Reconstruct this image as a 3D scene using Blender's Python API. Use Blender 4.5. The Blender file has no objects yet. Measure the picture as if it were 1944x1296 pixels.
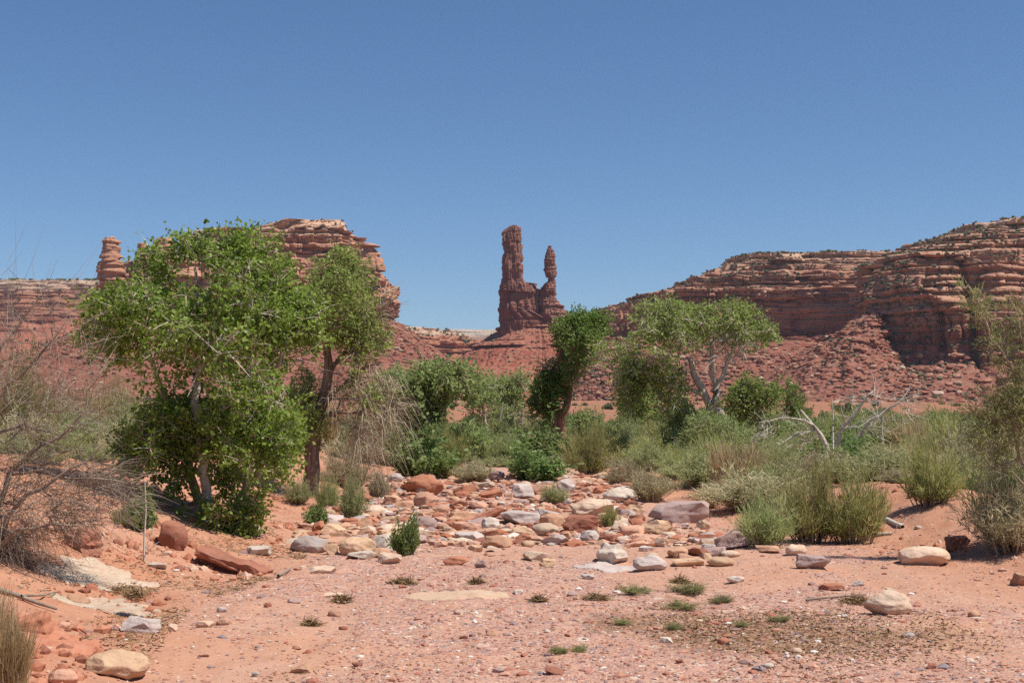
import bpy, math, random
import numpy as np

# ------------------------------------------------------------------ camera, sky, sun, exposure
SC = bpy.context.scene
COL = SC.collection
W0, H0 = 1944.0, 1296.0                 # size of the photograph the measurements were taken in
F = 2671.0                              # focal length in those pixels
PITCH = math.radians(3.04)
EYE = 1.6
cam_d = bpy.data.cameras.new('camera')
cam = bpy.data.objects.new('camera', cam_d)
COL.objects.link(cam)
cam.location = (0, 0, EYE)
cam.rotation_euler = (math.radians(90) + PITCH, 0, 0)
cam_d.sensor_width = 36.0
cam_d.lens = F / W0 * 36.0
cam_d.clip_start = 0.1
cam_d.clip_end = 30000
SC.camera = cam

SUN_EL, SUN_AZ = math.radians(61), math.radians(110)     # azimuth from +Y towards +X
wd = bpy.data.worlds.new('World')
SC.world = wd
wd.use_nodes = True
wnt = wd.node_tree
bgn = next(n for n in wnt.nodes if n.type == 'BACKGROUND')
sky = wnt.nodes.new('ShaderNodeTexSky')
sky.sky_type = 'NISHITA'
sky.sun_disc = False
sky.sun_elevation = SUN_EL
sky.sun_rotation = SUN_AZ
sky.altitude = 1600
sky.air_density = 1.0
sky.dust_density = 0.0
sky.ozone_density = 6.0
skyhs = wnt.nodes.new('ShaderNodeHueSaturation')
skyhs.inputs['Saturation'].default_value = 1.08
wnt.links.new(sky.outputs[0], skyhs.inputs['Color'])
wnt.links.new(skyhs.outputs[0], bgn.inputs[0])
bgn.inputs[1].default_value = 0.080
sun_d = bpy.data.lights.new('sun', 'SUN')
sun_d.energy = 4.6
sun_d.angle = math.radians(0.53)
sun_d.color = (1.0, 0.955, 0.88)
sun = bpy.data.objects.new('sun', sun_d)
COL.objects.link(sun)
from mathutils import Vector
_ts = Vector((math.cos(SUN_EL) * math.sin(SUN_AZ), math.cos(SUN_EL) * math.cos(SUN_AZ), math.sin(SUN_EL)))
sun.rotation_euler = _ts.to_track_quat('Z', 'Y').to_euler()
sun.location = (60, -10, 120)
SC.view_settings.view_transform = 'Standard'
SC.view_settings.look = 'None'
SC.view_settings.exposure = 0.35
SC.view_settings.gamma = 1.0
SC.cycles.max_bounces = 6
SC.cycles.diffuse_bounces = 3
SC.cycles.transmission_bounces = 4
SC.cycles.transparent_max_bounces = 4
SC.cycles.use_denoising = False

# ------------------------------------------------------------------ helpers
cp, sp_ = math.cos(PITCH), math.sin(PITCH)

def ray(u, v):
    a, b = (u - W0 / 2) / F, (H0 / 2 - v) / F
    d = np.array([a, cp - sp_ * b, sp_ + cp * b])
    return d / d[1]

def at(u, v, Y):
    """where the photo's pixel (u, v) lies at distance Y"""
    return ray(u, v) * Y + np.array([0, 0, EYE])

def zat(v, Y):
    b = (H0 / 2 - np.asarray(v, float)) / F
    return EYE + Y * (sp_ + cp * b) / (cp - sp_ * b)

def xat(u, Y):
    return (np.asarray(u, float) - W0 / 2) / F * Y / cp

def tag(o, label=None, cat=None, group=None, kind=None):
    if label: o['label'] = label
    if cat: o['category'] = cat
    if group: o['group'] = group
    if kind: o['kind'] = kind
    return o

def empty(name, loc, label=None, cat=None, group=None, rz=0):
    o = bpy.data.objects.new(name, None)
    o.empty_display_size = 0.3
    COL.objects.link(o)
    o.location = tuple(float(c) for c in loc)
    o.rotation_euler = (0, 0, rz)
    return tag(o, label, cat, group)

def mesh_obj(name, V, Fa, mat, parent=None, attrs=None, smooth=True):
    """V (n,3), Fa (m,k) one face size, or a list of such arrays"""
    V = np.ascontiguousarray(V, dtype=np.float32)
    Fl = Fa if isinstance(Fa, list) else [Fa]
    Fl = [np.asarray(f, dtype=np.int32) for f in Fl if len(f)]
    me = bpy.data.meshes.new(name)
    me.vertices.add(len(V))
    me.vertices.foreach_set('co', V.ravel())
    loops = np.concatenate([f.ravel() for f in Fl])
    tot = np.concatenate([np.full(len(f), f.shape[1], np.int32) for f in Fl])
    st = np.concatenate([[0], np.cumsum(tot)[:-1]]).astype(np.int32)
    me.loops.add(len(loops))
    me.loops.foreach_set('vertex_index', loops)
    me.polygons.add(len(tot))
    me.polygons.foreach_set('loop_start', st)
    me.polygons.foreach_set('loop_total', tot)
    me.polygons.foreach_set('use_smooth', np.full(len(tot), smooth, dtype=bool))
    for k, a in (attrs or {}).items():
        at_ = me.attributes.new(k, 'FLOAT', 'POINT')
        at_.data.foreach_set('value', np.asarray(a, np.float32).ravel())
    me.update(calc_edges=True)
    me.materials.append(mat)
    o = bpy.data.objects.new(name, me)
    COL.objects.link(o)
    if parent: o.parent = parent
    return o

def kids(o):
    return [c for c in bpy.data.objects if c.parent == o]

def copy_tree(o, loc, rz=0.0, scale=(1, 1, 1)):
    r = o.copy()
    COL.objects.link(r)
    r.location = tuple(float(c) for c in loc)
    r.rotation_euler = (0, 0, rz)
    r.scale = scale
    for ch in o.children:
        c = ch.copy()
        COL.objects.link(c)
        c.parent = r
    return r

# value noise in numpy
def _hash(ix, iy, iz, seed):
    h = (ix.astype(np.int64) * 374761393 + iy.astype(np.int64) * 668265263 + iz.astype(np.int64) * 2147483647 + seed * 974634777) & 0xFFFFFFFF
    h = ((h ^ (h >> 13)) * 1274126177) & 0xFFFFFFFF
    h = ((h ^ (h >> 16)) * 2246822519) & 0xFFFFFFFF
    h = h ^ (h >> 15)
    return (h & 0xFFFFFF).astype(np.float64) / 16777215.0

def vnoise(x, y, z=0.0, seed=0):
    x, y, z = np.broadcast_arrays(np.asarray(x, float), np.asarray(y, float), np.asarray(z, float))
    ix, iy, iz = np.floor(x), np.floor(y), np.floor(z)
    fx, fy, fz = x - ix, y - iy, z - iz
    fx, fy, fz = (t * t * t * (t * (t * 6 - 15) + 10) for t in (fx, fy, fz))
    r = 0
    for a in (0, 1):
        for b in (0, 1):
            for c in (0, 1):
                w = (fx if a else 1 - fx) * (fy if b else 1 - fy) * (fz if c else 1 - fz)
                r = r + w * _hash(ix + a, iy + b, iz + c, seed)
    return r * 2 - 1

def fbm(x, y, z=0.0, seed=0, octv=4, gain=0.5):
    r, a, f = 0, 1.0, 1.0
    for i in range(octv):
        r = r + a * vnoise(np.asarray(x) * f, np.asarray(y) * f, np.asarray(z) * f, seed + i * 17)
        a *= gain
        f *= 2.03
    return r

def h1(i, seed):
    i = np.asarray(i)
    return _hash(i, i * 0 + 7, i * 0 + 3, seed)

def sstep(x, a, b):
    t = np.clip((np.asarray(x, float) - a) / (b - a), 0, 1)
    return t * t * (3 - 2 * t)

# ------------------------------------------------------------------ materials
class NT:
    def __init__(s, name):
        s.m = bpy.data.materials.new(name)
        s.m.use_nodes = True
        s.n, s.l = s.m.node_tree.nodes, s.m.node_tree.links
        s.b = next(n for n in s.n if n.type == 'BSDF_PRINCIPLED')
        s.out = next(n for n in s.n if n.type == 'OUTPUT_MATERIAL')
        s.b.inputs['Roughness'].default_value = 0.9
        s.b.inputs['Specular IOR Level'].default_value = 0.15
    def node(s, t, **kw):
        n = s.n.new(t)
        for k, v in kw.items(): setattr(n, k, v)
        return n
    def set(s, sock, v):
        if isinstance(v, bpy.types.NodeSocket): s.l.new(v, sock)
        else: sock.default_value = v
    def mix(s, fac, a, b, mode='MIX'):
        n = s.node('ShaderNodeMix', data_type='RGBA', blend_type=mode)
        s.set(n.inputs[0], fac)
        s.set(n.inputs[6], a if isinstance(a, bpy.types.NodeSocket) else (*a, 1))
        s.set(n.inputs[7], b if isinstance(b, bpy.types.NodeSocket) else (*b, 1))
        return n.outputs[2]
    def math(s, op, a, b=None, clamp=False):
        n = s.node('ShaderNodeMath', operation=op, use_clamp=clamp)
        s.set(n.inputs[0], a)
        if b is not None: s.set(n.inputs[1], b)
        return n.outputs[0]
    def ramp(s, fac, stops, mode='LINEAR'):
        n = s.node('ShaderNodeValToRGB')
        n.color_ramp.interpolation = mode
        e = n.color_ramp.elements
        while len(e) < len(stops): e.new(0.5)
        for i, (p, c) in enumerate(stops):
            e[i].position = p
            e[i].color = (c, c, c, 1) if isinstance(c, (int, float)) else (*c, 1)
        s.set(n.inputs[0], fac)
        return n.outputs[0]
    def noise(s, vec, scale, detail=4, rough=0.55, dist=0.0):
        n = s.node('ShaderNodeTexNoise')
        if vec is not None: s.l.new(vec, n.inputs['Vector'])
        n.inputs['Scale'].default_value = scale
        n.inputs['Detail'].default_value = detail
        n.inputs['Roughness'].default_value = rough
        n.inputs['Distortion'].default_value = dist
        return n.outputs[0]
    def voro(s, vec, scale, out='Distance', feature='F1', rnd=1.0):
        n = s.node('ShaderNodeTexVoronoi', feature=feature)
        if vec is not None: s.l.new(vec, n.inputs['Vector'])
        n.inputs['Scale'].default_value = scale
        n.inputs['Randomness'].default_value = rnd
        return n.outputs[out]
    def pos(s, scale=(1, 1, 1), obj=False):
        if obj:
            v = s.node('ShaderNodeTexCoord').outputs['Object']
        else:
            v = s.node('ShaderNodeNewGeometry').outputs['Position']
        mp = s.node('ShaderNodeMapping')
        mp.inputs['Scale'].default_value = scale
        s.l.new(v, mp.inputs['Vector'])
        return mp.outputs[0]
    def attr(s, name):
        return s.node('ShaderNodeAttribute', attribute_name=name).outputs['Fac']
    def bump(s, h, strength=0.5, dist=0.05, prev=None):
        n = s.node('ShaderNodeBump')
        n.inputs['Strength'].default_value = strength
        n.inputs['Distance'].default_value = dist
        s.l.new(h, n.inputs['Height'])
        if prev is not None: s.l.new(prev, n.inputs['Normal'])
        return n.outputs[0]
    def done(s, col, normal=None, rough=None):
        s.set(s.b.inputs['Base Color'], col if isinstance(col, bpy.types.NodeSocket) else (*col, 1))
        if normal is not None: s.l.new(normal, s.b.inputs['Normal'])
        if rough is not None: s.set(s.b.inputs['Roughness'], rough)
        return s.m

def cliff_material(name, base, pale, dark, zpale, zspan, band=0.35, red=None, varn=0.5, zred=None, grey=0.0):
    """bedded sandstone: thin horizontal beds, a pale cap above zpale, desert varnish streaks, scree colour below"""
    t = NT(name)
    p = t.pos((0.010, 0.010, band))
    n1 = t.noise(p, 1.0, 5, 0.6, 0.3)
    p2 = t.pos((0.045, 0.045, 0.07))
    n2 = t.noise(p2, 1.0, 6, 0.62)
    c = t.mix(t.ramp(n1, [(0.32, 0.0), (0.68, 1.0)]), base, [x * 0.72 for x in base])
    c = t.mix(t.math('MULTIPLY', t.ramp(n2, [(0.45, 0.0), (0.7, 1.0)]), 0.6), c, [min(1, base[0] * 1.15), base[1] * 1.35, base[2] * 1.4])
    if red is not None:
        z = t.node('ShaderNodeSeparateXYZ')
        t.l.new(t.node('ShaderNodeNewGeometry').outputs['Position'], z.inputs[0])
        f = t.math('MULTIPLY', t.math('SUBTRACT', zred[0], z.outputs[2]), 1.0 / zred[1], clamp=True)
        f_low = f
        c = t.mix(f, c, t.mix(t.ramp(n1, [(0.35, 0.0), (0.65, 1.0)]), red, [red[0] * 0.75, red[1] * 0.62, red[2] * 0.7]))
    if zpale is not None:
        z = t.node('ShaderNodeSeparateXYZ')
        t.l.new(t.node('ShaderNodeNewGeometry').outputs['Position'], z.inputs[0])
        f = t.math('MULTIPLY', t.math('SUBTRACT', z.outputs[2], zpale), 1.0 / zspan, clamp=True)
        f = t.math('MULTIPLY', f, t.ramp(n1, [(0.3, 0.35), (0.6, 1.0)]))
        c = t.mix(f, c, pale)
    pv = t.pos((0.16, 0.16, 0.012))
    nv = t.noise(pv, 1.0, 4, 0.6, 0.6)
    c = t.mix(t.math('MULTIPLY', t.ramp(nv, [(0.52, 0.0), (0.68, 1.0)]), varn), c, dark)
    pg = t.pos((0.3, 0.3, 0.3))
    ng = t.noise(pg, 1.0, 5, 0.7)
    c = t.mix(t.ramp(ng, [(0.3, 0.35), (0.55, 0.0)]), c, [x * 0.55 for x in base])
    if grey:
        nq = t.noise(t.pos((0.35, 0.35, 0.5)), 1.0, 3, 0.7)
        c = t.mix(t.math('MULTIPLY', t.ramp(nq, [(0.56, 0.0), (0.64, 1.0)]), grey), c, (0.34, 0.25, 0.19))
    if red is not None:
        nm = t.noise(t.pos((0.10, 0.10, 0.22)), 1.0, 6, 0.75)
        c = t.mix(t.math('MULTIPLY', t.math('MULTIPLY', t.ramp(nm, [(0.50, 0.0), (0.62, 1.0)]), 0.5), f_low), c, (0.30, 0.20, 0.135))
        nm2 = t.noise(t.pos((0.5, 0.5, 0.8)), 1.0, 3, 0.8)
        c = t.mix(t.math('MULTIPLY', t.math('MULTIPLY', t.ramp(nm2, [(0.58, 0.0), (0.66, 1.0)]), 0.6), f_low), c, (0.17, 0.11, 0.08))
    nb = t.noise(t.pos((0.25, 0.25, 1.3)), 1.0, 6, 0.65)
    bm = t.bump(nb, 0.9, 1.0)
    return t.done(c, bm)
# ------------------------------------------------------------------ the land near the camera
def interp(y, pts):
    ys, xs = zip(*pts)
    return np.interp(y, ys, xs)

LEFT_EDGE = [(0, -2.2), (8.4, -2.55), (12, -3.0), (14.7, -2.5), (17, -2.75), (25, -3.6), (37, -3.4), (60, -3.0)]
RIGHT_EDGE = [(0, 4.2), (12.6, 4.75), (15, 4.5), (17.5, 4.4), (20, 3.4), (28.5, 2.9), (37, 2.9), (60, 3.2)]

def height(x, y):
    x, y = np.asarray(x, float), np.asarray(y, float)
    wob = 0.35 * vnoise(x * 0 + 3.3, y * 0.45, 0, 5)
    dl = interp(y, LEFT_EDGE) + wob - x
    dr = x - interp(y, RIGHT_EDGE) - 0.3 * vnoise(x * 0 + 9.3, y * 0.5, 0, 6)
    near = 1 - sstep(y, 300, 900)
    bank_l = (0.95 - 0.35 * sstep(y, 22, 40)) * sstep(dl, -0.25, 3.6) + (0.03 - 0.02 * sstep(y, 22, 40)) * np.clip(dl - 3.0, 0, 60)
    rchute = 1 - np.exp(-((x - 6.9 - 0.13 * (y - 18)) / 0.75) ** 2) * sstep(y, 15, 18) * 0.42
    bank_r = (0.8 - 0.45 * sstep(y, 17, 27)) * sstep(dr, -0.1, 3.2) * rchute + 0.006 * np.clip(dr - 3.0, 0, 60)
    mid = 0.18 * sstep(y, 39, 56)
    bl = np.maximum(np.maximum(bank_l, bank_r), mid)
    far = 0.012 * np.clip(y - 60, 0, 3000) 
    rough = 0.011 * fbm(x * 3.1, y * 0.55, 0, 19, 3) + 0.022 * fbm(x * 1.7, y * 1.7, 0, 11, 4) + 0.012 * np.clip(bl * 3, 0, 1) * fbm(x * 5, y * 5, 0, 18, 3) + 0.05 * fbm(x * 0.35, y * 0.35, 0, 12, 3) * (0.35 + np.clip(bl, 0, 1))
    rub = sstep(y, 20, 26) * (1 - sstep(y, 36, 44)) * np.clip(1 - bl * 2, 0, 1)
    rough = rough + rub * 0.10 * fbm(x * 1.1, y * 1.1, 0, 21, 3)
    far_n = sstep(y, 70, 200) * (0.35 * fbm(x * 0.03, y * 0.03, 0, 13, 4) + 0.0015 * np.clip(y - 100, 0, 1500) * fbm(x * 0.006, y * 0.006, 0, 14, 3))
    # low cut banks in the red flats
    steps = sstep(y, 75, 100) * (0.5 * sstep(np.sin(y * 0.045 + 1.2 * fbm(x * 0.02, y * 0.004, 0, 15, 3)), 0.2, 0.5))
    return bl * near + (1 - near) * 0.6 + far + rough + far_n + steps * near

def hit(u, v):
    """the ground point under the photo's pixel"""
    d = ray(u, v)
    Y = np.concatenate([np.arange(4, 60, 0.05), np.arange(60, 400, 0.5)])
    g = height(d[0] * Y, Y)
    z = EYE + d[2] * Y
    k = np.nonzero(z <= g)[0]
    i = k[0] if len(k) else len(Y) - 1
    return np.array([d[0] * Y[i], Y[i], g[i]])

def ground_at(x, y):
    return float(height(np.array([x]), np.array([y]))[0])

ya = [-9.0]
while ya[-1] < 9000:
    d = ya[-1] + 12
    ya.append(ya[-1] + (0.05 if 5 < ya[-1] < 24 else 0.09 if ya[-1] < 48 and ya[-1] > 5 else max(0.3, d * 0.011)))
ya = np.array(ya)
aa = np.concatenate([np.linspace(-1.1, -0.34, 60, endpoint=False), np.linspace(-0.34, 0.34, 560), np.linspace(0.34, 1.1, 61)[1:]])
gx = (ya[:, None] + 12) * aa[None, :]
gy = np.broadcast_to(ya[:, None], gx.shape)
gz = height(gx, gy)
nr, nc = gx.shape
idx = np.arange(nr * nc).reshape(nr, nc)
quads = np.stack([idx[:-1, :-1], idx[:-1, 1:], idx[1:, 1:], idx[1:, :-1]], -1).reshape(-1, 4)

dl_ = interp(gy, LEFT_EDGE) - gx
dr_ = gx - interp(gy, RIGHT_EDGE)
wash = np.clip(1 - sstep(np.maximum(dl_, dr_), -0.9, 0.4), 0, 1)
gn = fbm(gx * 0.5, gy * 0.35, 0, 31, 4)
gn2 = fbm(gx * 1.3, gy * 0.8, 0, 33, 4)
sandpatch = sstep(gn + 0.35 * gn2, 0.12, 0.5)
gravel = wash * (1 - 0.6 * sandpatch)
# bare smooth sand along the lower left bank and in the right-hand chute
gravel = gravel * (1 - np.exp(-((gx + 1.6) / 1.1) ** 2 - ((gy - 9.6) / 0.9) ** 2) * 0.9)
far_ = sstep(gy, 45, 70)
litter = np.exp(-((gx - 1.6) / 1.5) ** 2 - ((gy - 10.6) / 1.5) ** 2)
litter = sstep(litter + 0.35 * gn2, 0.35, 0.9)

def ground_material():
    t = NT('wash_sand_and_gravel')
    g, lit = t.attr('gravel'), t.attr('litter')
    far = t.attr('far')
    p = t.pos()
    n_big = t.noise(p, 0.45, 5, 0.6)
    n_mid = t.noise(p, 3.2, 5, 0.65)
    n_fin = t.noise(p, 38.0, 4, 0.7)
    sand = t.mix(t.ramp(n_big, [(0.35, 0.0), (0.65, 1.0)]), (0.49, 0.255, 0.16), (0.49, 0.29, 0.205))
    sand = t.mix(t.attr('bank'), sand, t.mix(t.ramp(n_mid, [(0.38, 0.0), (0.66, 1.0)]), (0.48, 0.22, 0.125), (0.37, 0.165, 0.10)))
    sand = t.mix(t.math('MULTIPLY', t.ramp(n_mid, [(0.4, 0.0), (0.75, 1.0)]), 0.55), sand, (0.42, 0.20, 0.115))
    sand = t.mix(t.math('MULTIPLY', t.ramp(n_fin, [(0.5, 0.0), (0.75, 1.0)]), 0.3), sand, (0.66, 0.40, 0.27))
    # gravel: two sizes of stones with their own colours
    stops = [(0.0, (0.40, 0.20, 0.15)), (0.2, (0.49, 0.275, 0.205)), (0.4, (0.40, 0.24, 0.195)), (0.55, (0.50, 0.285, 0.205)), (0.72, (0.31, 0.21, 0.19)), (0.8, (0.55, 0.335, 0.245)), (0.95, (0.60, 0.48, 0.38))]
    def stones(sc):
        v = t.node('ShaderNodeTexVoronoi', feature='F1')
        t.l.new(p, v.inputs['Vector'])
        v.inputs['Scale'].default_value = sc
        sep = t.node('ShaderNodeSeparateColor')
        t.l.new(v.outputs['Color'], sep.inputs[0])
        return t.ramp(sep.outputs[0], stops, 'CONSTANT'), v.outputs['Distance'], sep.outputs[1]
    c1, d1, r1 = stones(42.0)
    c2, d2, r2 = stones(17.0)
    gmask = t.math('MULTIPLY', g, t.ramp(n_mid, [(0.32, 0.35), (0.6, 1.0)]))
    m1 = t.math('GREATER_THAN', gmask, t.math('ADD', t.math('MULTIPLY', r1, 0.75), 0.12))
    m2 = t.math('GREATER_THAN', gmask, t.math('ADD', t.math('MULTIPLY', r2, 0.8), 0.5))
    c = t.mix(t.math('MULTIPLY', m1, 0.85), sand, c1)
    c = t.mix(t.math('MULTIPLY', m2, 0.9), c, c2)
    c = t.mix(t.math('MULTIPLY', lit, t.ramp(t.noise(p, 11.0, 5, 0.75), [(0.36, 0.0), (0.56, 0.9)])), c, (0.23, 0.125, 0.065))
    # the open red flats beyond
    nf = t.noise(t.pos((0.09, 0.03, 0.09)), 1.0, 6, 0.7)
    nf2 = t.noise(t.pos((0.5, 0.25, 0.5)), 1.0, 5, 0.7)
    fc = t.mix(t.ramp(nf, [(0.35, 0.0), (0.65, 1.0)]), (0.38, 0.15, 0.085), (0.32, 0.145, 0.09))
    fc = t.mix(t.ramp(nf2, [(0.50, 0.0), (0.62, 0.75)]), fc, (0.21, 0.155, 0.085))
    c = t.mix(far, c, fc)
    n_m2 = t.noise(p, 11.0, 5, 0.7)
    h = t.math('ADD', t.math('MULTIPLY', n_fin, 0.3), t.math('ADD', t.math('MULTIPLY', n_mid, 0.7), t.math('MULTIPLY', n_m2, 0.6)))
    bm = t.bump(h, 0.5, 0.06)
    hs = t.math('MULTIPLY', m1, t.math('SUBTRACT', 0.6, d1, clamp=True))
    hs = t.math('ADD', hs, t.math('MULTIPLY', m2, t.math('SUBTRACT', 0.6, d2, clamp=True)))
    bm = t.bump(hs, 0.55, 0.018, bm)
    return t.done(c, bm)

ground = mesh_obj('ground', np.stack([gx, gy, gz], -1).reshape(-1, 3), quads, ground_material(), None,
                  {'gravel': gravel, 'litter': litter, 'far': far_, 'bank': np.clip(1 - wash, 0, 1) * (0.55 + 0.45 * sstep(gn2, -0.4, 0.4))})
tag(ground, 'dry sandy wash bed and red desert floor running back to the cliffs', kind='structure')

# ------------------------------------------------------------------ rock walls: stacked beds wrapped round a plan outline
def layer_stack(z0, z1, hmin, hmax, rng, thick=0.25):
    zs, z = [z0], z0
    while z < z1:
        h = rng.uniform(hmin, hmax) * (rng.uniform(1.6, 2.6) if rng.random() < thick else 1.0)
        z += h
        zs.append(z)
    return np.array(zs)

def loft(name, Y, rows, mat, parent, D, seed, n_front=600, n_row=200, hl=(2.0, 5.0), terr=0.85, bulge=0.35, joint=0.3,
         wob=(60.0, 10.0), nz=0.8, expo=3.0, talus_v=None, gully=6.0, alcove=None, back=0.25, blockw=1.6, thick=0.25, capn=1.0, rough_sc=6.0, flute=0.0, flute_w=3.0, dip=0.35, ledgy=0.0, ledge_share=0.5, lsc=1.0, skew=0.0, face_v=None, tal_step=1.0):
    """rows: (v, u_left, u_right, front set-back in metres) from the top down, measured at distance Y"""
    rng = random.Random(seed)
    rows = sorted(rows, key=lambda r: -r[0])
    fb = np.array([float(r[3]) for r in rows])
    zc = np.array([float(zat(r[0], Y + max(r[3], 0))) for r in rows])
    xl = np.array([float(xat(r[1], Y + max(r[3], 0))) for r in rows])
    xr = np.array([float(xat(r[2], Y + max(r[3], 0))) for r in rows])
    zc = np.maximum.accumulate(zc + np.arange(len(zc)) * 1e-4)
    z0, z1 = zc[0], zc[-1]
    zt = float(zat(talus_v, Y)) if talus_v else z0 - 1e3
    lay = layer_stack(z0, z1, hl[0], hl[1], rng, thick)
    z = np.linspace(z0, z1, n_row)
    # double the rows around bed boundaries so that ledges stay crisp
    extra = np.concatenate([lay - 0.02, lay + 0.02])
    z = np.unique(np.concatenate([z, extra[(extra > z0) & (extra < z1)], [z1]]))
    k = np.clip(np.searchsorted(lay, z, side='right') - 1, 0, len(lay) - 2)
    hk = lay[k + 1] - lay[k]
    tau = (z - lay[k]) / hk
    inwall = sstep(z, zt - 1.0, zt + 1.0)
    te = terr * inwall + (1 - inwall) * 0.15
    ze = np.clip(z * (1 - te) + te * (lay[k] + 0.55 * hk), z0, z1)
    L, R, B = np.interp(ze, zc, xl), np.interp(ze, zc, xr), np.interp(ze, zc, fb)
    # angles: dense over the front and sides
    nb = max(24, n_front // 12)
    th = np.concatenate([np.linspace(math.pi * (1 + back), math.pi * (2 - back) + 2 * math.pi * back, n_front, endpoint=False) - 2 * math.pi * back,
                         np.linspace(math.pi * (2 - back), math.pi * (3 + back) - 2 * math.pi * back, nb, endpoint=False)])
    th = np.concatenate([np.linspace(math.pi - 0.6, 2 * math.pi + 0.6, n_front, endpoint=False),
                         np.linspace(2 * math.pi + 0.6, 3 * math.pi - 0.6, nb, endpoint=False)])
    n = len(th)
    ct, st = np.cos(th), np.sin(th)
    # spread the columns evenly across x on the front
    e = 2.0 / expo
    cx_ = np.sign(ct) * np.abs(ct) ** e
    sy_ = np.sign(st) * np.abs(st) ** e
    cx, ax = (L + R) / 2, (R - L) / 2
    yf = Y + B
    yb = Y + D - B * 0.3
    cy, ay = (yf + yb) / 2, np.maximum((yb - yf) / 2, 1.0)
    X = cx[:, None] + ax[:, None] * cx_[None, :]
    Yy = cy[:, None] + ay[:, None] * sy_[None, :]
    Z = np.repeat(z[:, None], n, 1)
    X = X + np.clip(Yy - Y, 0, None) * skew          # the side walls run back at a slant
    # outward direction in plan
    dx = np.roll(X, -1, 1) - np.roll(X, 1, 1)
    dy = np.roll(Yy, -1, 1) - np.roll(Yy, 1, 1)
    ln = np.sqrt(dx * dx + dy * dy) + 1e-6
    nx, ny = dy / ln, -dx / ln
    ref = len(z) // 2
    seg = np.sqrt(np.diff(X[ref], append=X[ref][:1]) ** 2 + np.diff(Yy[ref], append=Yy[ref][:1]) ** 2)
    s = np.concatenate([[0], np.cumsum(seg)[:-1]])
    S = np.repeat(s[None, :], len(z), 0)
    K = np.repeat(k[:, None], n, 1)
    T = np.repeat(tau[:, None], n, 1)
    HK = np.repeat(hk[:, None], n, 1)
    IW = np.repeat(inwall[:, None], n, 1)
    # buttresses and alcoves
    disp = wob[1] * fbm(S / wob[0], Z / (wob[0] * 2.5), 0, seed + 1, 3) * (0.35 + 0.65 * IW)
    disp = disp + wob[1] * 0.25 * fbm(S / (wob[0] * 0.22), K * 0.35, 0, seed + 2, 3) * IW
    if alcove is not None:
        disp = disp + alcove(X, Z) 
    # each bed: its own resistance, blocks along it and joints between the blocks;
    # two different stacks of beds take turns along the wall
    def beds(lay_, so):
        kk = np.clip(np.searchsorted(lay_, z, side='right') - 1, 0, len(lay_) - 2)
        h_ = lay_[kk + 1] - lay_[kk]
        K = np.repeat(kk[:, None], n, 1)
        T = np.repeat(((z - lay_[kk]) / h_)[:, None], n, 1)
        HK = np.repeat(h_[:, None], n, 1)
        warp = 0.22 * vnoise(S / (HK * 4), K * 1.7, 0, so + 3)
        bw = HK * blockw * (0.7 + 0.9 * h1(K, so + 4))
        q = S / bw + h1(K, so + 5) * 17 + warp
        qi = np.floor(q)
        qf = q - qi
        brnd = _hash(qi, K.astype(float), qi * 0, so + 6)
        edge = np.minimum(qf, 1 - qf) * bw
        lr = (h1(K, so + 7) - 0.5) * 2
        kind_ = h1(K, so + 21) + 0.25 * vnoise(S / 50.0, K * 3.1, 0, so + 25)
        kind_ = kind_ * (1 - FZ) + FZ * (ledge_share + 0.12)
        ledge = np.where(T < 0.38, -1.1 + 0.5 * T, 1.0 - 1.0 * np.clip((T - 0.62) / 0.38, 0, 1) ** 2.2)
        face = 0.35 - 0.9 * np.clip((T - 0.86) / 0.14, 0, 1) ** 2 - 0.6 * np.clip(1 - T / 0.1, 0, 1)
        slope = 0.7 - 1.7 * T
        sh = np.where(kind_ < ledge_share, ledge, np.where(kind_ < ledge_share + 0.30, face, slope))
        rnd_edge = np.exp(-(edge / (0.06 * HK + 0.22)) ** 2) * (h1(qi, so + 31) > 0.35)
        return HK * (bulge * sh * (0.5 + 0.9 * brnd) * (1 - 0.55 * FZ) + 0.45 * lr * bulge * 2 * (1 - 0.5 * FZ) + joint * (brnd - 0.5) - joint * 0.8 * rnd_edge), lr, sh
    FZ = np.repeat((1 - sstep(z, float(zat(face_v, Y)) - 1.5, float(zat(face_v, Y)) + 1.5))[:, None], n, 1) if face_v else np.zeros_like(Z)
    dA, lr, sh = beds(lay, seed)
    lay2 = layer_stack(z0 - 0.7 * hl[0], z1 + hl[1], hl[0], hl[1] * 1.2, rng, thick)
    dB, lr2, sh2 = beds(lay2, seed + 500)
    mxB = sstep(fbm(S / 42.0, Z / 26.0, 0, seed + 60, 3), -0.05, 0.12)
    disp = disp + IW * (dA * (1 - mxB) + dB * mxB)
    if ledgy:
        # cracks running through several beds, broken faces and hollows worn under the ledges
        zb = np.floor(Z / (13.0 * lsc) + 0.6 * vnoise(S / 60.0, 0, 0, seed + 40))
        q2 = S / (11.0 * lsc) + _hash(zb, zb * 0, zb * 0 + 5, seed + 41) * 9 + 0.5 * vnoise(S / (9.0 * lsc), zb * 1.7, 0, seed + 42) + 0.12 * fbm(S / (6.0 * lsc), Z / (3.0 * lsc), 0, seed + 43, 2)
        f2 = q2 - np.floor(q2)
        r2 = _hash(np.floor(q2), zb, zb * 0, seed + 44)
        disp = disp + ledgy * IW * ((r2 - 0.5) * 2.2 - 1.6 * np.exp(-(np.minimum(f2, 1 - f2) * 11.0 * lsc / (0.3 + 0.3 * lsc)) ** 2) * (r2 > 0.3)) * (1 + 0.6 * FZ)
        hollow = sstep(fbm(S / 22.0, K * 0.9, 0, seed + 45, 3), 0.28, 0.75)
        disp = disp - ledgy * IW * hollow * 2.6 * sstep(HK, 1.2, 3.0) * np.clip(1 - np.abs(T - 0.4) * 1.9, 0, 1)
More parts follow.
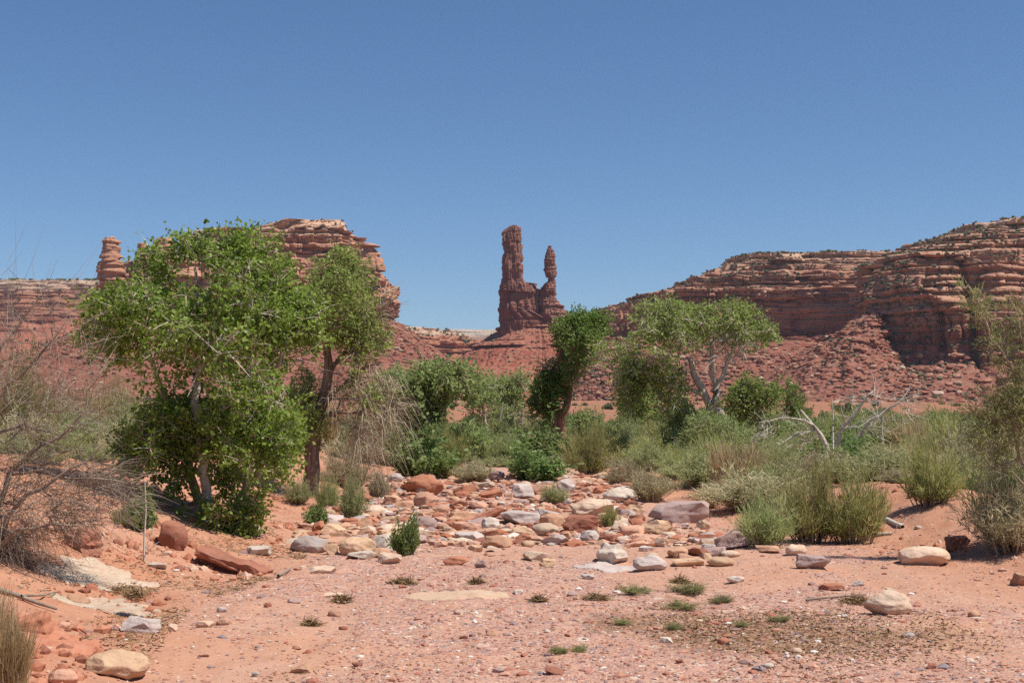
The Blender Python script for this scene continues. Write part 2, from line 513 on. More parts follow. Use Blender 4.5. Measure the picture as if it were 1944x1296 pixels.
        q3 = np.floor(S / (3.4 * max(lsc, 0.6)) + 2.0 * vnoise(S / 8.0, Z / 5.0, 0, seed + 46)), np.floor(Z / 2.1 + 1.5 * vnoise(S / 10.0, Z / 7.0, 0, seed + 47))
        disp = disp + ledgy * IW * 0.8 * (_hash(q3[0], q3[1], q3[0] * 0, seed + 48) - 0.5)
    # scree: gullies and stones
    gl = (1 - IW)
    disp = disp + gl * (gully * (np.abs(fbm(S / (gully * 5), Z / (gully * 16), 0, seed + 8, 4)) - 0.3) + tal_step * HK * (0.15 * lr + 0.25 * sh * sstep(lr, 0.1, 0.8)) * (0.4 + 0.9 * vnoise(S / 30.0, K * 2.3, 0, seed + 61)))
    # thin partings inside a bed, and flutes running down the walls
    disp = disp + IW * 0.55 * nz * fbm(S / 14.0, Z / 0.75, 0, seed + 22, 2) * np.clip(HK / 4.0, 0.2, 1.0)
    if flute:
        disp = disp + IW * flute * (np.abs(fbm(S / flute_w, Z / (flute_w * 9), 0, seed + 23, 3)) * -1.6 + 0.5)
    disp = disp + nz * (fbm(X / rough_sc, Yy / rough_sc, Z / rough_sc, seed + 9, 4) + gl * (1.5 * fbm(X / 2.4, Yy / 2.4, Z / 2.4, seed + 10, 3) + 2.2 * np.clip(fbm(X / 9, Yy / 9, Z / 9, seed + 14, 3), -0.2, 1)))
    X2, Y2 = X + nx * disp, Yy + ny * disp
    Z2 = Z + IW * (0.22 * HK * vnoise(S / (HK * 3), K * 2.2, 0, seed + 12) + dip * hl[0] * fbm(S / 45.0, Z / 30.0, 0, seed + 24, 3)) * np.minimum(1, (z1 - Z) / 4)
    # cap: rings towards the middle
    rings = [0.985, 0.95, 0.88, 0.75, 0.55, 0.3, 0.05]
    VX, VY, VZ = [X2], [Y2], [Z2]
    tx, ty = X2[-1], Y2[-1]
    mx, my = tx.mean(), ty.mean()
    for i, r in enumerate(rings):
        px, py = mx + (tx - mx) * r, my + (ty - my) * r
        VX.append(px[None]); VY.append(py[None])
        VZ.append((Z2[-1] + capn * (0.3 + 0.5 * fbm(px / 5, py / 5, 0, seed + 13, 3)) * min(1, (1 - r) * 12))[None])
    VX, VY, VZ = (np.concatenate(a) for a in (VX, VY, VZ))
    m = VX.shape[0]
    base = np.array(parent.location) if parent is not None else np.zeros(3)
    V = np.stack([VX, VY, VZ], -1).reshape(-1, 3) - base
    ix = np.arange(m * n).reshape(m, n)
    nxt = np.roll(ix, -1, 1)
    q4 = np.stack([ix[:-1], nxt[:-1], nxt[1:], ix[1:]], -1).reshape(-1, 4)
    o = mesh_obj(name, V, q4, mat, parent)
    o['_n'] = 0
    del o['_n']
    return o, (X2, Y2, Z2)

RED = (0.42, 0.135, 0.072)
ORG = (0.50, 0.215, 0.115)
TAN = (0.58, 0.40, 0.27)
VARN = (0.15, 0.06, 0.045)
TAL = (0.38, 0.145, 0.09)

# ---- twin-spired butte, 1200 m away
YB = 1200.0
bt = empty('butte', (float(xat(1010, YB)), YB + 40, float(zat(760, YB))), 'isolated butte with one tall and one thin red spire above its red scree cone', 'butte')
m_tower = cliff_material('dark_red_sandstone', (0.33, 0.145, 0.10), TAN, (0.12, 0.05, 0.04), None, 1, band=0.25, varn=0.55)
m_cone = cliff_material('red_scree_beds', TAL, TAN, (0.20, 0.07, 0.045), None, 1, band=0.30, varn=0.12, red=(0.38, 0.125, 0.07), zred=(float(zat(640, YB)), 14.0), grey=0.5)
S_CONE = loft('scree_cone', YB, [(596, 955, 1078, 14), (604, 953, 1088, 10), (620, 947, 1100, 0), (655, 897, 1150, -24), (677, 862, 1185, -42), (700, 835, 1225, -58), (704, 828, 1235, -72), (728, 770, 1310, -110), (765, 640, 1450, -190)],
     m_cone, bt, 120, 41, 520, 240, hl=(1.6, 3.6), terr=0.3, bulge=0.25, talus_v=590, tal_step=3.0, gully=2.4, wob=(60, 5), nz=0.5, expo=2.2)
loft('base_block', YB, [(536, 952, 1018, 9), (544, 950, 1024, 5), (552, 949, 1028, 1), (590, 949, 1028, 0), (600, 949, 1075, 0), (612, 951, 1078, -1), (640, 952, 1078, -4)],
     m_tower, bt, 42, 42, 420, 200, hl=(3, 9), terr=0.4, bulge=0.05, joint=0.08, wob=(9, 1.4), nz=0.25, flute=1.1, flute_w=3.5, ledgy=0.55, lsc=0.42, expo=3.2, blockw=0.55, rough_sc=3.5)
loft('spire_foot', YB, [(541, 1030, 1053, 4), (548, 1024, 1054, 2), (565, 1022, 1056, 1), (570, 1022, 1059, 0), (580, 1021, 1068, 0), (590, 1021, 1077, -1), (600, 1020, 1083, -2), (625, 1018, 1092, -4)],
     m_tower, bt, 34, 43, 300, 140, hl=(2.5, 6), terr=0.6, bulge=0.10, joint=0.12, wob=(9, 1.0), nz=0.3, ledgy=0.5, lsc=0.4, expo=2.6, blockw=0.7, rough_sc=3.5)
loft('tall_spire', YB, [(427, 968, 984, 3), (430, 964, 988, 2), (437, 956, 989, 1), (446, 955, 989, 0.5), (454, 957, 991, 0), (480, 955, 992, 0), (505, 953, 993, -1), (518, 951.5, 995, -1), (530, 951, 1000, -1), (538, 951, 1010, -1), (552, 950, 1018, -1)],
     m_tower, bt, 22, 44, 360, 240, hl=(3, 10), terr=0.3, bulge=0.05, joint=0.08, wob=(7, 1.0), nz=0.25, flute=0.7, flute_w=3.5, ledgy=0.55, lsc=0.42, expo=2.8, blockw=0.5, rough_sc=3.0)
loft('thin_spire', YB, [(467, 1042, 1047, 2), (473, 1039.5, 1049, 1.5), (480, 1038, 1051, 1), (486, 1034, 1054, 0.3), (494, 1033, 1055, 0), (514, 1034, 1055, 0), (521, 1037, 1055, 0.5), (528, 1041, 1053.5, 2), (534, 1041, 1053, 2), (540, 1033, 1053, 1), (550, 1030, 1054, 0)],
     m_tower, bt, 10, 45, 240, 180, hl=(2, 5), terr=0.15, bulge=0.05, joint=0.06, wob=(5, 0.5), nz=0.4, flute=0.3, flute_w=2.5, ledgy=0.3, lsc=0.35, expo=2.4, blockw=1.2, rough_sc=2.5)

# ---- broad mesa behind the cottonwood on the left, 1000 m away
YL = 1000.0
ml = empty('mesa', (float(xat(440, YL)), YL + 60, float(zat(760, YL))), 'flat topped sandstone mesa with a stone knob at each end behind the big cottonwood', 'mesa')
m_left = cliff_material('orange_sandstone_beds', (0.54, 0.27, 0.165), (0.64, 0.42, 0.29), VARN, float(zat(455, YL)), 12.0, band=0.28, varn=0.35, red=(0.29, 0.105, 0.068), zred=(float(zat(560, YL)), 12.0))
S_LEFT = loft('mesa_wall', YL, [(417, 560, 640, 22), (424, 545, 652, 18), (427, 400, 660, 10), (436, 345, 671, 6), (446, 333, 676, 3), (463, 327, 681, 1), (476, 322, 684, 3), (480, 262, 690, 0), (492, 236, 716, -4), (500, 190, 722, -5), (518, 172, 734, -8), (529, 168, 750, -9), (556, 166, 754, -9), (575, 167, 751, -7), (597, 170, 744, -5), (606, 160, 752, -9), (622, 130, 775, -16), (640, 90, 792, -28), (670, 40, 830, -50), (700, -20, 868, -75), (760, -160, 960, -150)],
     m_left, ml, 160, 51, 1000, 420, hl=(1.6, 4.4), skew=-0.08, face_v=530, terr=0.9, bulge=0.40, joint=0.3, ledgy=0.9, wob=(45, 5.0), nz=0.7, expo=4.0, talus_v=603, gully=5.0, blockw=2.6, thick=0.4)
for nm, rws, sd in (('end_pillar', [(450, 190, 213, 2), (453, 187, 219, 1), (466, 188, 220, 0.5), (473, 186, 217, 0.5), (478, 185, 220, 0), (494, 184, 221, 0), (497, 181, 222, 0), (512, 178, 226, -1), (530, 176, 230, -2)], 61),
                    ('balanced_stone', [(461.5, 258, 274, 1), (464, 254, 281, 0.5), (474, 254, 284, 0), (479, 258, 282, 0.5), (486, 256, 284, 0)], 62),
                    ('balanced_stone', [(451, 292, 320, 1), (454, 286, 326, 0.5), (466, 285, 326, 0), (475, 290, 324, 1), (482, 286, 330, 0)], 63),
                    ('end_pillar', [(462.5, 688, 700, 3), (466, 684, 712, 2), (472, 680, 716, 1), (486, 672, 720, 0), (496, 668, 722, -1), (512, 660, 728, -3)], 64)):
    loft(nm, YL - (6 if nm == 'end_pillar' else 0), rws, m_left, ml, 14, sd, 160, 60, hl=(2, 5), terr=0.4, bulge=0.2, joint=0.05, wob=(8, 0.6), nz=0.4, expo=2.4, blockw=2.0, rough_sc=3)

# ---- long stepped mesa on the right: a far wing and a nearer headland
YR, YH = 1050.0, 760.0
mr = empty('mesa', (float(xat(1600, YR)), YR, float(zat(790, YR))), 'long red mesa stepping up in ledges across the right side of the valley', 'mesa')
m_right = cliff_material('ledgy_red_sandstone', (0.52, 0.26, 0.165), (0.60, 0.42, 0.29), VARN, float(zat(500, YR)), 14.0, band=0.32, varn=0.35, red=(0.29, 0.105, 0.068), zred=(float(zat(600, YR)), 14.0))
m_head = cliff_material('headland_sandstone', (0.52, 0.26, 0.165), (0.60, 0.42, 0.29), VARN, float(zat(432, YH)), 10.0, band=0.40, varn=0.35, red=(0.29, 0.11, 0.072), zred=(float(zat(590, YH)), 12.0), grey=0.6)
S_RIGHT = loft('ledge_wall', YR, [(480, 1385, 2100, 46), (486, 1374, 2110, 40), (493, 1360, 2120, 34), (503, 1338, 2125, 28), (512, 1300, 2130, 23), (522, 1286, 2130, 19), (533, 1262, 2140, 15), (545, 1225, 2150, 10), (556, 1180, 2150, 3), (561, 1168, 2150, 9), (578, 1112, 2150, 10), (590, 1080, 2160, 9), (606, 1062, 2160, 9), (640, 1055, 2160, 9), (652, 1060, 2160, -8), (680, 1085, 2180, -40), (720, 1075, 2200, -80), (790, 1040, 2300, -150)],
     m_right, mr, 300, 71, 1200, 420, hl=(1.6, 4.2), skew=0.13, face_v=562, terr=0.97, bulge=0.5, joint=0.35, ledgy=0.9, ledge_share=0.62, wob=(70, 9.0), nz=0.6, expo=5.0, talus_v=648, gully=6.0, blockw=2.4, thick=0.35)
m_fan = cliff_material('scree_fan_rubble', (0.36, 0.16, 0.105), TAN, (0.19, 0.085, 0.06), None, 1, band=0.3, varn=0.2, red=(0.34, 0.14, 0.09), zred=(float(zat(580, YH)), 6.0), grey=0.3)
def head_alcove(X, Z):
    u = X / YH * F * cp + W0 / 2
    lower = 1 - sstep(Z, float(zat(520, YH)), float(zat(480, YH)))
    return -14 * np.exp(-((u - 1635) / 32.0) ** 2) * lower - 9 * np.exp(-((u - 1790) / 9.0) ** 2) * sstep(Z, float(zat(700, YH)), float(zat(640, YH))) * (1 - sstep(Z, float(zat(600, YH)), float(zat(560, YH)))) \
        - 9 * np.exp(-((u - 1850) / 10.0) ** 2) * lower + 4 * np.exp(-((u - 1740) / 40.0) ** 2) * (1 - sstep(Z, float(zat(600, YH)), float(zat(580, YH))))
S_HEAD = loft('headland_wall', YH, [(388, 1990, 2800, 60), (396, 1920, 2800, 52), (406, 1868, 2800, 46), (419, 1806, 2800, 40), (434, 1744, 2800, 34), (447, 1712, 2800, 30), (458, 1682, 2800, 26), (470, 1655, 2800, 22), (482, 1640, 2800, 18), (510, 1630, 2800, 12), (530, 1624, 2800, 8), (560, 1632, 2800, 2), (588, 1660, 2800, -2), (600, 1682, 2800, -5), (650, 1684, 2800, -7), (690, 1682, 2800, -9), (700, 1660, 2800, -16), (730, 1560, 2800, -40), (760, 1470, 2820, -70), (800, 1330, 2850, -120)],
     m_head, mr, 300, 81, 1300, 460, hl=(1.4, 3.8), skew=0.27, face_v=596, terr=0.95, bulge=0.5, joint=0.4, ledgy=0.9, ledge_share=0.62, wob=(38, 7.0), nz=0.6, expo=5.0, talus_v=668, gully=7.0, alcove=head_alcove, blockw=2.2, thick=0.35)

S_FAN = loft('scree_fan', 790.0, [(588, 1652, 1672, 10), (600, 1634, 1686, 4), (625, 1596, 1700, -6), (655, 1545, 1715, -20), (690, 1490, 1735, -38), (725, 1430, 1760, -58), (760, 1360, 1790, -80), (800, 1270, 1840, -110)],
     m_fan, mr, 120, 86, 420, 200, hl=(1.6, 3.6), terr=0.2, bulge=0.25, talus_v=580, gully=3.0, wob=(30, 5), nz=0.8, expo=2.1, skew=0.2)

# ---- far rims on the skyline
m_far = cliff_material('pale_far_rim', (0.47, 0.21, 0.125), (0.58, 0.44, 0.32), VARN, float(zat(560, 1900)), 16.0, band=0.16, varn=0.2, red=(0.42, 0.15, 0.09), zred=(float(zat(590, 1900)), 20))
rim_l = empty('hills', (float(xat(-60, 1900)), 1900, 40), 'pale rimmed long plateau at the left edge of the skyline')
rim_l['kind'] = 'structure'
S_RIML = loft('rim_wall', 1900.0, [(531, -700, 330, 30), (536, -720, 335, 22), (546, -730, 345, 14), (556, -740, 350, 8), (572, -750, 360, 2), (590, -760, 380, -10), (640, -800, 420, -60), (720, -900, 500, -160)],
     m_far, rim_l, 500, 91, 520, 170, hl=(2.5, 6), terr=0.95, bulge=0.25, joint=0.2, ledgy=1.0, wob=(120, 14), nz=1.0, expo=6, talus_v=612, gully=6, blockw=3)
m_mid = cliff_material('pale_mid_rim', (0.46, 0.19, 0.105), (0.56, 0.42, 0.30), VARN, float(zat(640, 1700)), 7.0, band=0.18, varn=0.2, red=(0.42, 0.14, 0.08), zred=(float(zat(668, 1700)), 10))
rim_m = empty('hills', (float(xat(800, 1700)), 1700, 60), 'low ledgy red bench with a pale rim between the left mesa and the butte')
rim_m['kind'] = 'structure'
S_RIMM = loft('rim_wall', 1700.0, [(617, 500, 770, 60), (621, 480, 800, 40), (627, 470, 858, 20), (634, 460, 868, 14), (645, 450, 905, 4), (655, 440, 915, 0), (664, 430, 930, -8), (690, 400, 960, -30), (730, 300, 1050, -80)],
     m_mid, rim_m, 300, 92, 420, 120, hl=(2.5, 6), terr=0.9, bulge=0.3, joint=0.25, ledgy=1.0, wob=(50, 8), nz=0.9, expo=5, talus_v=668, gully=4, blockw=3)
m_dist = cliff_material('distant_plateau_rock', (0.42, 0.24, 0.16), (0.50, 0.40, 0.30), (0.10, 0.12, 0.08), float(zat(640, 4200)), 16.0, band=0.08, varn=0.8)
rim_d = empty('hills', (float(xat(950, 4200)), 4200, 100), 'distant scrub covered plateau low on the skyline by the butte')
rim_d['kind'] = 'structure'
loft('rim_wall', 4200.0, [(626, 300, 2600, 200), (630, 280, 2640, 100), (640, 260, 2660, 20), (652, 240, 2680, 0), (690, 200, 2700, -60), (740, 150, 2700, -120)],
     m_dist, rim_d, 900, 93, 320, 80, hl=(6, 12), terr=0.6, bulge=0.3, joint=0.2, wob=(200, 30), nz=2.0, expo=6, gully=10, blockw=4)

# scree stones and scrub lying on the slopes and tops of the cliffs
def slope_points(surf, n, vlo, vhi, rng, ytop=None):
    o, (X, Yy, Z) = surf
    vv = H0 / 2 - 0 * Z
    m, k = X.shape
    i = rng.integers(0, m, n * 6)
    j = rng.integers(0, k, n * 6)
    P = np.stack([X[i, j], Yy[i, j], Z[i, j]], -1)
    u = P[:, 0] / P[:, 1] * F + W0 / 2
    el = np.arctan2(P[:, 2] - EYE, P[:, 1]) - PITCH
    v = H0 / 2 - np.tan(el) * F
    keep = (v > vlo) & (v < vhi) & (u > -250) & (u < 2200) & (np.abs(fbm(P[:, 0] / 25, P[:, 2] / 12, 0, 5, 3)) + 0.25 > rng.uniform(0, 1, len(v)))
    return P[keep][:n]
def slope_scatter(surf, name, n, vlo, vhi, smin, smax, mat, parent, seed, lift=0.15, power=4.0, jag=0.3):
    rng = np.random.default_rng(seed)
    P = slope_points(surf, n, vlo, vhi, rng)
    P = P + rng.normal(size=P.shape) * 0.5 * np.array([1, 0, 0])
    ph = (1 + 5 ** 0.5) / 2
    V0 = np.array([(-1, ph, 0), (1, ph, 0), (-1, -ph, 0), (1, -ph, 0), (0, -1, ph), (0, 1, ph), (0, -1, -ph), (0, 1, -ph), (ph, 0, -1), (ph, 0, 1), (-ph, 0, -1), (-ph, 0, 1)]) / 1.9
    F0 = np.array([(0, 11, 5), (0, 5, 1), (0, 1, 7), (0, 7, 10), (0, 10, 11), (1, 5, 9), (5, 11, 4), (11, 10, 2), (10, 7, 6), (7, 1, 8), (3, 9, 4), (3, 4, 2), (3, 2, 6), (3, 6, 8), (3, 8, 9), (4, 9, 5), (2, 4, 11), (6, 2, 10), (8, 6, 7), (9, 8, 1)])
    m = len(P)
    s = smin + (smax - smin) * rng.random(m) ** power
    V = V0[None] * (1 + rng.uniform(-jag, jag, (m, 12, 1))) * np.stack([rng.uniform(0.8, 1.4, m), rng.uniform(0.7, 1.1, m), rng.uniform(0.5, 0.95, m)], -1)[:, None] * s[:, None, None] * 0.5
    V = V + (P + np.stack([s * 0, s * -0.1, s * lift], -1))[:, None]
    Fq = (F0[None] + (np.arange(m) * 12)[:, None, None]).reshape(-1, 3)
    o = mesh_obj(name, V.reshape(-1, 3) - np.array(parent.location), Fq, mat, parent, {'rnd': np.repeat(rng.random(m), 12)}, smooth=False)
    return tag(o, kind='stuff')
def chip_mat(name, stops):
    t = NT(name)
    return t.done(t.ramp(t.attr('rnd'), stops, 'CONSTANT'))
M_SCREE = chip_mat('scree_stone', [(0.0, (0.31, 0.125, 0.08)), (0.3, (0.37, 0.175, 0.115)), (0.55, (0.27, 0.115, 0.075)), (0.8, (0.41, 0.235, 0.155)), (0.97, (0.50, 0.36, 0.26))])
M_SCRUBFAR = chip_mat('cliff_scrub', [(0.0, (0.075, 0.095, 0.05)), (0.4, (0.11, 0.13, 0.07)), (0.8, (0.16, 0.165, 0.10))])
slope_scatter(S_HEAD, 'scree_stones', 16000, 672, 800, 0.4, 4.8, M_SCREE, mr, 1, power=7)
slope_scatter(S_RIGHT, 'scree_stones', 16000, 648, 800, 0.7, 5.0, M_SCREE, mr, 2, power=4)
slope_scatter(S_RIGHT, 'scree_stones', 7000, 640, 712, 0.8, 6.0, M_SCREE, mr, 21, power=4)
slope_scatter(S_FAN, 'scree_stones', 9000, 590, 800, 0.4, 4.2, M_SCREE, mr, 22, power=9)
slope_scatter(S_FAN, 'scrub', 900, 600, 800, 0.7, 2.0, M_SCRUBFAR, mr, 23, lift=0.3, power=1.5)
slope_scatter(S_LEFT, 'scree_stones', 8000, 612, 760, 0.6, 4.0, M_SCREE, ml, 3, power=4)
slope_scatter(S_CONE, 'scree_stones', 1800, 600, 760, 0.6, 2.6, M_SCREE, bt, 4, power=4)
slope_scatter(S_HEAD, 'scrub', 4500, 400, 800, 0.8, 2.4, M_SCRUBFAR, mr, 5, lift=0.3, power=1.5)
slope_scatter(S_RIGHT, 'scrub', 7000, 400, 800, 0.9, 2.6, M_SCRUBFAR, mr, 6, lift=0.3, power=1.5)
slope_scatter(S_LEFT, 'scrub', 2200, 400, 800, 1.0, 2.6, M_SCRUBFAR, ml, 7, lift=0.3, power=1.5)
slope_scatter(S_CONE, 'scrub', 350, 640, 800, 1.0, 2.4, M_SCRUBFAR, bt, 8, lift=0.3, power=1.5)
def rim_scrub(surf, n, parent, seed, smin, smax):
    """low trees along the rim"""
    o, (X, Yy, Z) = surf
    rg = np.random.default_rng(seed + 50)
    f = rg.uniform(0.93, 1.0, (14, 1)) 
    mx, my = X[-1].mean(), Yy[-1].mean()
    tx, ty = X[-1][None] * f + mx * (1 - f), Yy[-1][None] * f + my * (1 - f)
    s2 = (None, (tx, ty, np.broadcast_to(Z[-1][None], tx.shape) + 0.2))
    slope_scatter(s2, 'scrub', n, 300, 900, smin, smax, M_SCRUBFAR, parent, seed, lift=0.15, power=1.2)
rim_scrub(S_RIGHT, 800, mr, 11, 1.0, 2.6)
rim_scrub(S_HEAD, 600, mr, 12, 0.8, 2.0)
rim_scrub(S_RIML, 260, rim_l, 13, 3.0, 6.5)
rim_scrub(S_RIMM, 160, rim_m, 14, 2.5, 5.5)
slope_scatter(S_RIML, 'scrub', 800, 500, 800, 2.0, 5.0, M_SCRUBFAR, rim_l, 15, lift=0.3, power=1.5)
slope_scatter(S_RIMM, 'scrub', 600, 600, 800, 2.0, 4.5, M_SCRUBFAR, rim_m, 16, lift=0.3, power=1.5)
# ------------------------------------------------------------------ plants
def leaf_material(name, dark, mid, light, transl=0.3, gloss=0.25, rough=0.45, vary=0.25):
    t = NT(name)
    r = t.attr('rnd')
    c = t.ramp(r, [(0.0, dark), (0.45, mid), (0.85, mid), (1.0, light)])
    oi = t.node('ShaderNodeObjectInfo')
    hs = t.node('ShaderNodeHueSaturation')
    t.l.new(c, hs.inputs['Color'])
    t.set(hs.inputs['Value'], t.math('ADD', t.math('MULTIPLY', oi.outputs['Random'], vary), 1.0 - vary / 2))
    t.set(hs.inputs['Hue'], t.math('ADD', t.math('MULTIPLY', oi.outputs['Random'], 0.03 * (vary > 0)), 0.5 - 0.015 * (vary > 0)))
    c = hs.outputs[0]
    t.b.inputs['Specular IOR Level'].default_value = gloss
    t.b.inputs['Roughness'].default_value = rough
    t.l.new(c, t.b.inputs['Base Color'])
    tr = t.node('ShaderNodeBsdfTranslucent')
    t.l.new(c, tr.inputs['Color'])
    mx = t.node('ShaderNodeMixShader')
    mx.inputs[0].default_value = transl
    t.l.new(t.b.outputs[0], mx.inputs[1])
    t.l.new(tr.outputs[0], mx.inputs[2])
    t.l.new(mx.outputs[0], t.out.inputs['Surface'])
    return t.m

def bark_material(name, a, b, sc=14.0):
    t = NT(name)
    p = t.pos((1, 1, 0.18), obj=True)
    n = t.noise(p, sc, 5, 0.7, 0.4)
    n2 = t.noise(t.pos((1, 1, 1), obj=True), 2.0, 3)
    c = t.mix(t.ramp(n, [(0.35, 0.0), (0.62, 1.0)]), a, b)
    c = t.mix(t.math('MULTIPLY', n2, 0.4), c, [x * 0.7 for x in b])
    return t.done(c, t.bump(n, 0.8, 0.02))

M_BARK = bark_material('cottonwood_bark', (0.10, 0.065, 0.045), (0.30, 0.205, 0.145))
M_BARKRED = bark_material('reddish_bark', (0.13, 0.06, 0.04), (0.33, 0.17, 0.11))
M_BARKPALE = bark_material('pale_bark', (0.30, 0.23, 0.17), (0.58, 0.49, 0.39))
M_DEAD = bark_material('bleached_dead_wood', (0.45, 0.37, 0.29), (0.68, 0.60, 0.50))
M_DEADBROWN = bark_material('brown_dead_twigs', (0.17, 0.125, 0.095), (0.37, 0.29, 0.22), 6.0)
M_TWIGTAN = bark_material('tan_dry_twigs', (0.30, 0.215, 0.15), (0.50, 0.40, 0.29), 6.0)
L_COTTON = leaf_material('cottonwood_leaves', (0.13, 0.19, 0.03), (0.28, 0.385, 0.07), (0.48, 0.56, 0.18), 0.58, 0.3, 0.42, 0)
L_COTTON2 = leaf_material('fresh_green_leaves', (0.15, 0.20, 0.045), (0.27, 0.345, 0.09), (0.44, 0.48, 0.19), 0.5, 0.25, 0.5, 0)
L_PALE = leaf_material('pale_cottonwood_leaves', (0.20, 0.25, 0.06), (0.34, 0.42, 0.11), (0.52, 0.56, 0.23), 0.55, 0.2, 0.5, 0)
L_DARK = leaf_material('deep_green_leaves', (0.10, 0.155, 0.03), (0.19, 0.28, 0.06), (0.34, 0.42, 0.12), 0.52, 0.3, 0.45, 0)
L_WILLOW = leaf_material('grey_green_willow_leaves', (0.21, 0.27, 0.08), (0.34, 0.42, 0.14), (0.50, 0.54, 0.26), 0.55, 0.3, 0.5, 0)
L_TAM = leaf_material('tamarisk_sprays', (0.20, 0.225, 0.08), (0.34, 0.35, 0.14), (0.50, 0.46, 0.26), 0.5, 0.1, 0.7, 0)

def in_poly(px, pz, poly):
    r = np.zeros(len(px), bool)
    n = len(poly)
    for i in range(n):
        x1, z1 = poly[i]
        x2, z2 = poly[(i + 1) % n]
        c = ((z1 > pz) != (z2 > pz)) & (px < (x2 - x1) * (pz - z1) / (z2 - z1 + 1e-12) + x1)
        r ^= c
    return r

def edge_dist(px, pz, poly):
    d = np.full(len(px), 1e9)
    n = len(poly)
    for i in range(n):
        a, b = np.array(poly[i], float), np.array(poly[(i + 1) % n], float)
        ab = b - a
        t = np.clip(((px - a[0]) * ab[0] + (pz - a[1]) * ab[1]) / (ab @ ab + 1e-12), 0, 1)
        d = np.minimum(d, np.hypot(px - a[0] - t * ab[0], pz - a[1] - t * ab[1]))
    return d

def tubes(chains, k=6):
    Vs, Qs, o = [], [], 0
    for P, R in chains:
        P, R = np.asarray(P, float), np.asarray(R, float)
        n = len(P)
        if n < 2: continue
        kk = k if R.max() > 0.02 else (4 if R.max() > 0.008 else 3)
        T = np.gradient(P, axis=0)
        T /= np.linalg.norm(T, axis=1)[:, None] + 1e-9
        ref = np.eye(3)[np.argmin(np.abs(T.mean(0)))]
        A = np.cross(T, ref)
        A /= np.linalg.norm(A, axis=1)[:, None] + 1e-9
        B = np.cross(T, A)
        th = np.arange(kk) * 2 * math.pi / kk
        ring = P[:, None] + R[:, None, None] * (np.cos(th)[None, :, None] * A[:, None] + np.sin(th)[None, :, None] * B[:, None])
        Vs.append(ring.reshape(-1, 3))
        ix = o + np.arange(n * kk).reshape(n, kk)
        nx = np.roll(ix, -1, 1)
        Qs.append(np.stack([ix[:-1], nx[:-1], nx[1:], ix[1:]], -1).reshape(-1, 4))
        o += n * kk
    return np.concatenate(Vs), np.concatenate(Qs)

def unit(v):
    return v / (np.linalg.norm(v, axis=-1, keepdims=True) + 1e-9)

def strips(P0, D, L, Wd, rng, bend=None):
    """thin tapering blades: start, direction, length, width; bent twice"""
    n = len(P0)
    side = unit(np.cross(D, unit(rng.normal(size=(n, 3)))))
    bend = np.zeros((n, 3)) if bend is None else bend
    a = P0
    b = P0 + D * (L * 0.55)[:, None] + bend * (L * 0.2)[:, None]
    c = P0 + D * L[:, None] + bend * (L * 0.75)[:, None]
    w = Wd[:, None]
    V = np.stack([a - side * w * 0.5, a + side * w * 0.5, b + side * w * 0.42, b - side * w * 0.42, c + side * w * 0.12, c - side * w * 0.12], 1).reshape(-1, 3)
    i = np.arange(n)[:, None] * 6
    Q = np.concatenate([i + np.array([[0, 1, 2, 3]]), i + np.array([[3, 2, 4, 5]])])
    return V, Q

def leaves(P, size, rng, aspect=0.8, droop=0.35, dirs=None):
    n = len(P)
    L = size * rng.uniform(0.65, 1.3, n)
    D = rng.normal(size=(n, 3)) if dirs is None else dirs + rng.normal(size=(n, 3)) * 0.55
    D[:, 2] -= droop
    D = unit(D)
    S = unit(np.cross(D, rng.normal(size=(n, 3))))
    w = (L * aspect * 0.5)[:, None]
    V = np.stack([P, P + D * (L * 0.42)[:, None] + S * w, P + D * L[:, None], P + D * (L * 0.42)[:, None] - S * w], 1).reshape(-1, 3)
    Q = np.arange(n * 4).reshape(n, 4)
    return V, Q

